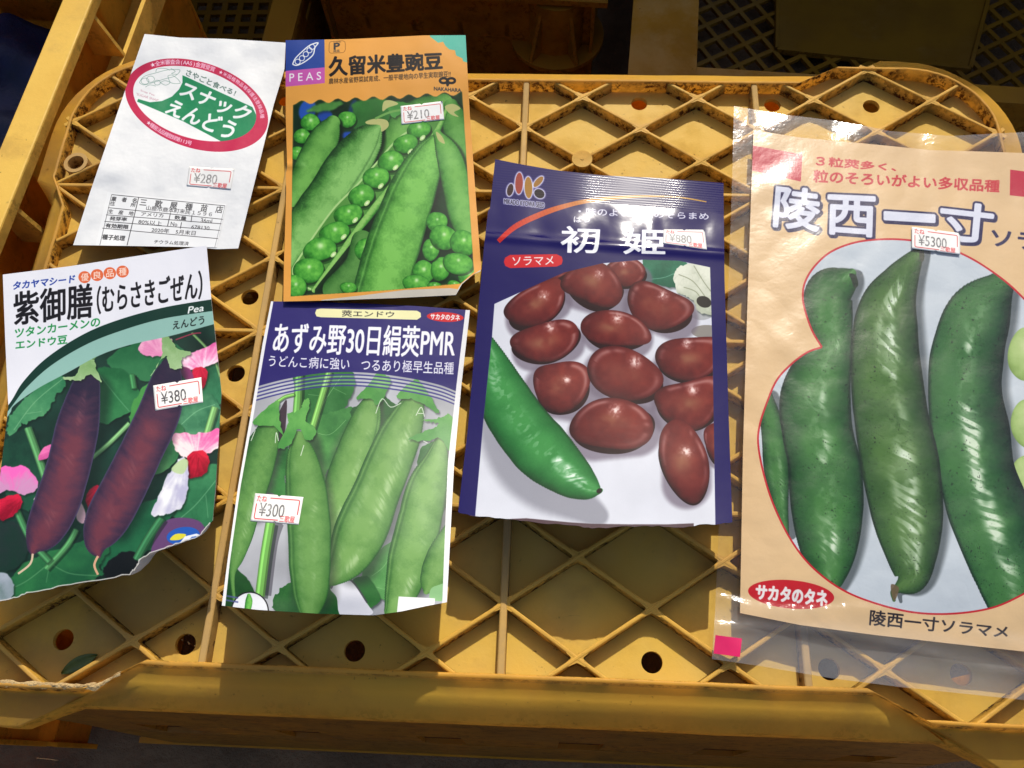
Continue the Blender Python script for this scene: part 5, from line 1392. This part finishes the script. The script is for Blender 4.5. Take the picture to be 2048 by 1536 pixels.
# ---- 6: the large clear bag with its peach print
def packet_six():
    k = (1420, 200, 2.478)
    q = [(1455, 200), (2130, 225), (2130, 1430), (1415, 1330)]
    A = Art(q, 1.5, (238, 205, 158)); A.loc(*k)
    X_, Y_ = A.X, A.Y
    A.img = A.img * (1 - .05 * fnoise(X_ / 240, Y_ / 240, 4))[..., None]
    cr = (200, 34, 66)
    A.poly([(190, 222), (458, 270), (450, 404), (190, 345)], cr); A.poly([(1488, 345), (1700, 372), (1700, 496), (1486, 472)], cr)
    A.text('３粒莢多く、', [(528, 276), (925, 320), (921, 352), (524, 326)], (206, 52, 60), 1.2)
    A.text('粒のそろいがよい多収品種', [(516, 346), (1436, 398), (1432, 457), (512, 407)], (206, 52, 60), 1.3)
    NV = (36, 30, 84)
    big = [('陵', [(332, 424), (546, 450), (536, 650), (316, 625)]), ('西', [(588, 472), (816, 482), (810, 678), (582, 660)]), ('一', [(866, 556), (1112, 572), (1112, 604), (866, 590)]), ('寸', [(1150, 496), (1408, 528), (1388, 708), (1140, 690)])]
    ms = [A.tmask(c_, q_, 4.0) for c_, q_ in big]
    for m in ms:
        o = A.fat(m, 6.0); o2 = np.maximum(o, np.roll(np.roll(o, 5, 0), 4, 1)); A.put(o2, NV)
    for m in ms: A.put(m, (226, 228, 240))
    A.text('ソラマメ', [(1398, 642), (1880, 690), (1880, 770), (1396, 722)], NV, 1.6)
    up = [(555, 1225), (505, 1140), (468, 1030), (460, 960), (474, 895), (520, 822), (600, 752), (720, 706), (860, 690), (1000, 696), (1150, 724), (1300, 788), (1450, 888), (1556, 985), (1660, 1100), (1720, 1250)]
    lo = [(1720, 2250), (1640, 2390), (1556, 2447), (1400, 2516), (1200, 2546), (1000, 2538), (800, 2488), (640, 2418), (500, 2308), (400, 2178), (320, 2018), (270, 1868), (240, 1717), (245, 1617), (282, 1500), (330, 1390), (400, 1312), (480, 1252), (555, 1225)]
    outl = np.concatenate([catmull(up, 8, False), catmull(lo, 8, False)])
    mk = A.cover([A.tex(outl)])
    A.put(mk, np.array((212, 220, 226)) * (1 - .05 * fnoise(X_ / 200, Y_ / 200, 9))[..., None])
    A.clip = mk
    d, m_, l_ = (14, 38, 22), (42, 92, 46), (80, 136, 70)
    p0 = [(270, 1470, 40), (312, 1640, 58), (330, 1830, 62), (350, 2010, 38), (372, 2150, 20)]
    p1 = [(700, 860, 24), (660, 900, 70), (590, 960, 118), (590, 1080, 118), (612, 1200, 92), (560, 1330, 140), (522, 1480, 176), (532, 1640, 176), (565, 1800, 178), (578, 1950, 184), (584, 2100, 168), (590, 2250, 128), (600, 2370, 66), (610, 2420, 20)]
    p2 = [(1042, 752, 18), (1010, 790, 44), (940, 900, 92), (882, 1030, 140), (868, 1200, 166), (878, 1400, 178), (900, 1580, 184), (938, 1780, 194), (965, 1950, 186), (985, 2100, 168), (1000, 2250, 126), (1000, 2370, 76), (935, 2420, 24), (908, 2440, 14), (912, 2478, 8)]
    p3 = [(1500, 860, 40), (1430, 930, 76), (1330, 1070, 160), (1276, 1260, 180), (1264, 1450, 184), (1290, 1650, 196), (1322, 1850, 192), (1390, 2060, 200), (1460, 2250, 190), (1530, 2470, 160)]
    for p in (p0, p1, p2, p3): A.shade(p, 34, 8, 1.0, .7, (70, 78, 80), .14)
    A.bean(1560, 1260, 84, 130, 8, (120, 150, 70), (170, 196, 120), (206, 222, 160), 0, 3, .3); A.bean(1580, 1600, 90, 120, 6, (120, 150, 70), (170, 196, 120), (206, 222, 160), 0, 4, .3); A.bean(1592, 1860, 96, 110, -10, (120, 150, 70), (176, 200, 128), (206, 222, 160), 0, 5, .3)
    kw = dict(seeds=5, bump=.2, hl=.9, hcol=(216, 232, 206), grain=.07, spots=1, hbase=.35)
    A.pod(p0, d, m_, l_, 0, 1, **dict(kw, hl=.3))
    A.pod(p3, (12, 34, 24), (38, 86, 46), (74, 128, 68), .3, 4, **dict(kw, hpos=-.05))
    A.pod(p1, d, m_, l_, 0, 2, **dict(kw, hpos=-.1))
    A.pod(p2, (18, 38, 20), (52, 90, 42), (90, 128, 64), .1, 3, **dict(kw, hpos=-.15))
    A.poly([(690, 860), (722, 868), (735, 915), (715, 930), (700, 890)], (42, 60, 40), 1, 4); A.poly([(1040, 742), (1062, 765), (1056, 800), (1040, 790)], (60, 66, 44), 1, 4)
    A.poly([(898, 2400), (935, 2415), (930, 2450), (914, 2482), (900, 2450)], (120, 100, 72), .9, 4)
    A.clip = None
    A.line(outl, 9, (204, 36, 48))
    A.ell(402, 2450, 214, 70, 5, (206, 32, 44)); A.text('サカタのタネ', [(232, 2402), (582, 2434), (578, 2508), (226, 2470)], (246, 240, 236), 2.6)
    A.text('陵西一寸ソラマメ', [(796, 2526), (1480, 2608), (1472, 2668), (790, 2602)], (42, 34, 36), .9)
    zf = lambda u, v_: 1.8 + 7.0 * ss(-.12, .75, v_) * (1 - .6 * ss(.78, .98, v_)) * (.5 + .5 * ss(.02, .35, u)) + 1.7 * (fnoise(u * 5 + 3, v_ * 8, 97) - .5) + 1.1 * np.abs(fnoise(u * 8, v_ * 13, 98, 2) - .5) * ss(.03, .12, u)
    org = tuple(float(c) for c in ray_to(1760, 780, 0)[:2]) + (.3,)
    t = thing('seed_packet', 'large clear plastic seed bag with a peach print of three fat green broad bean pods', 'seed packet', org, 'opened vegetable seed packets')
    topp = [(1507, 260), (1600, 275), (1740, 288), (1860, 300), (1960, 303), (2048, 306), (2120, 309)]
    leftp = [(1507, 260), (1499, 480), (1492, 700), (1486, 900), (1480, 1226)]
    botp = [(1480, 1226), (1600, 1250), (1750, 1270), (1900, 1287), (2048, 1303), (2120, 1312)]
    g = coons(topp, [(2120, 309), (2120, 1312)], botp, leftp, 90, 140)
    m = print_mat('bean_bag_print', A.image('bean_bag_print'), .27, .22, .16, 42, .004, sharp=True)
    sheet('printed_sheet', A, g, zf, m, t, org)
    tf = [(1468, 212), (1560, 228), (1660, 240), (1720, 250), (1780, 262), (1900, 272), (2048, 264), (2120, 262)]
    lf_ = [(1468, 212), (1463, 400), (1452, 700), (1440, 1000), (1430, 1225), (1424, 1318)]
    bf = [(1424, 1318), (1520, 1332), (1660, 1356), (1800, 1374), (2048, 1400), (2120, 1408)]
    gf = coons(tf, [(2120, 262), (2120, 1408)], bf, lf_, 110, 170)
    # the film: crinkled where it is sealed and folded just below the print
    fold = lambda u, v_: 1.7 * np.exp(-((v_ - .885 - .012 * np.sin(u * 9)) / .012) ** 2) * (.4 + 1.2 * fnoise(u * 40, v_ * 3, 77, 2)) + 1.3 * np.exp(-((v_ - .925 - .01 * np.sin(u * 7 + 2) - .012 * u) / .009) ** 2) * (.2 + 1.3 * fnoise(u * 34, v_ * 3, 79, 2)) + 1.6 * ss(.9, .96, v_) * (fnoise(u * 9, v_ * 16, 80, 3) - .5)
    zff = lambda u, v_: zf(u, v_) + .5 + .5 * (fnoise(u * 8, v_ * 11, 99, 2)) + fold(u, v_) + 1.5 * ss(.085, .0, v_) * (fnoise(u * 8, v_ * 3, 73, 3) - .75) + 1.6 * ss(.12, .0, v_) * np.sin(u * 24 + 3.4 + 8 * v_) * ss(.05, .35, u)
    sheet('front_film', A, gf, zff, M['film'], t, org)
    zb = lambda u, v_: np.minimum(1.0 + .4 * fnoise(u * 6, v_ * 6, 75), zf(u, v_) - .4)
    sheet('back_film', A, gf, zb, M['film'], t, org, flip=True)
    B = Art([(1431, 1270), (1484, 1276), (1480, 1316), (1427, 1309)], 2, (196, 24, 84))
    gm = coons([(1431, 1270), (1484, 1277)], [(1484, 1277), (1480, 1314)], [(1427, 1307), (1480, 1314)], [(1431, 1270), (1427, 1307)], 8, 6)
    u, v_ = A.uv(gm[..., 0], gm[..., 1])
    p = ray_to(gm[..., 0], gm[..., 1], zff(u, v_) + .12).reshape(-1, 3)
    mesh_obj('print_mark', p, gridf(8, 6), paper('magenta_mark', (196, 24, 84), .3), t, smooth=True, origin=org)
    price_sticker(t, A, L([(1000, 628), (1240, 660), (1240, 766), (1000, 736)], *k), '¥5300', lambda u, v_: zff(u, v_) + .1, org, (96, 94, 96), .85)

for fn_ in (packet_one, packet_two, packet_three, packet_four, packet_five, packet_six): fn_()
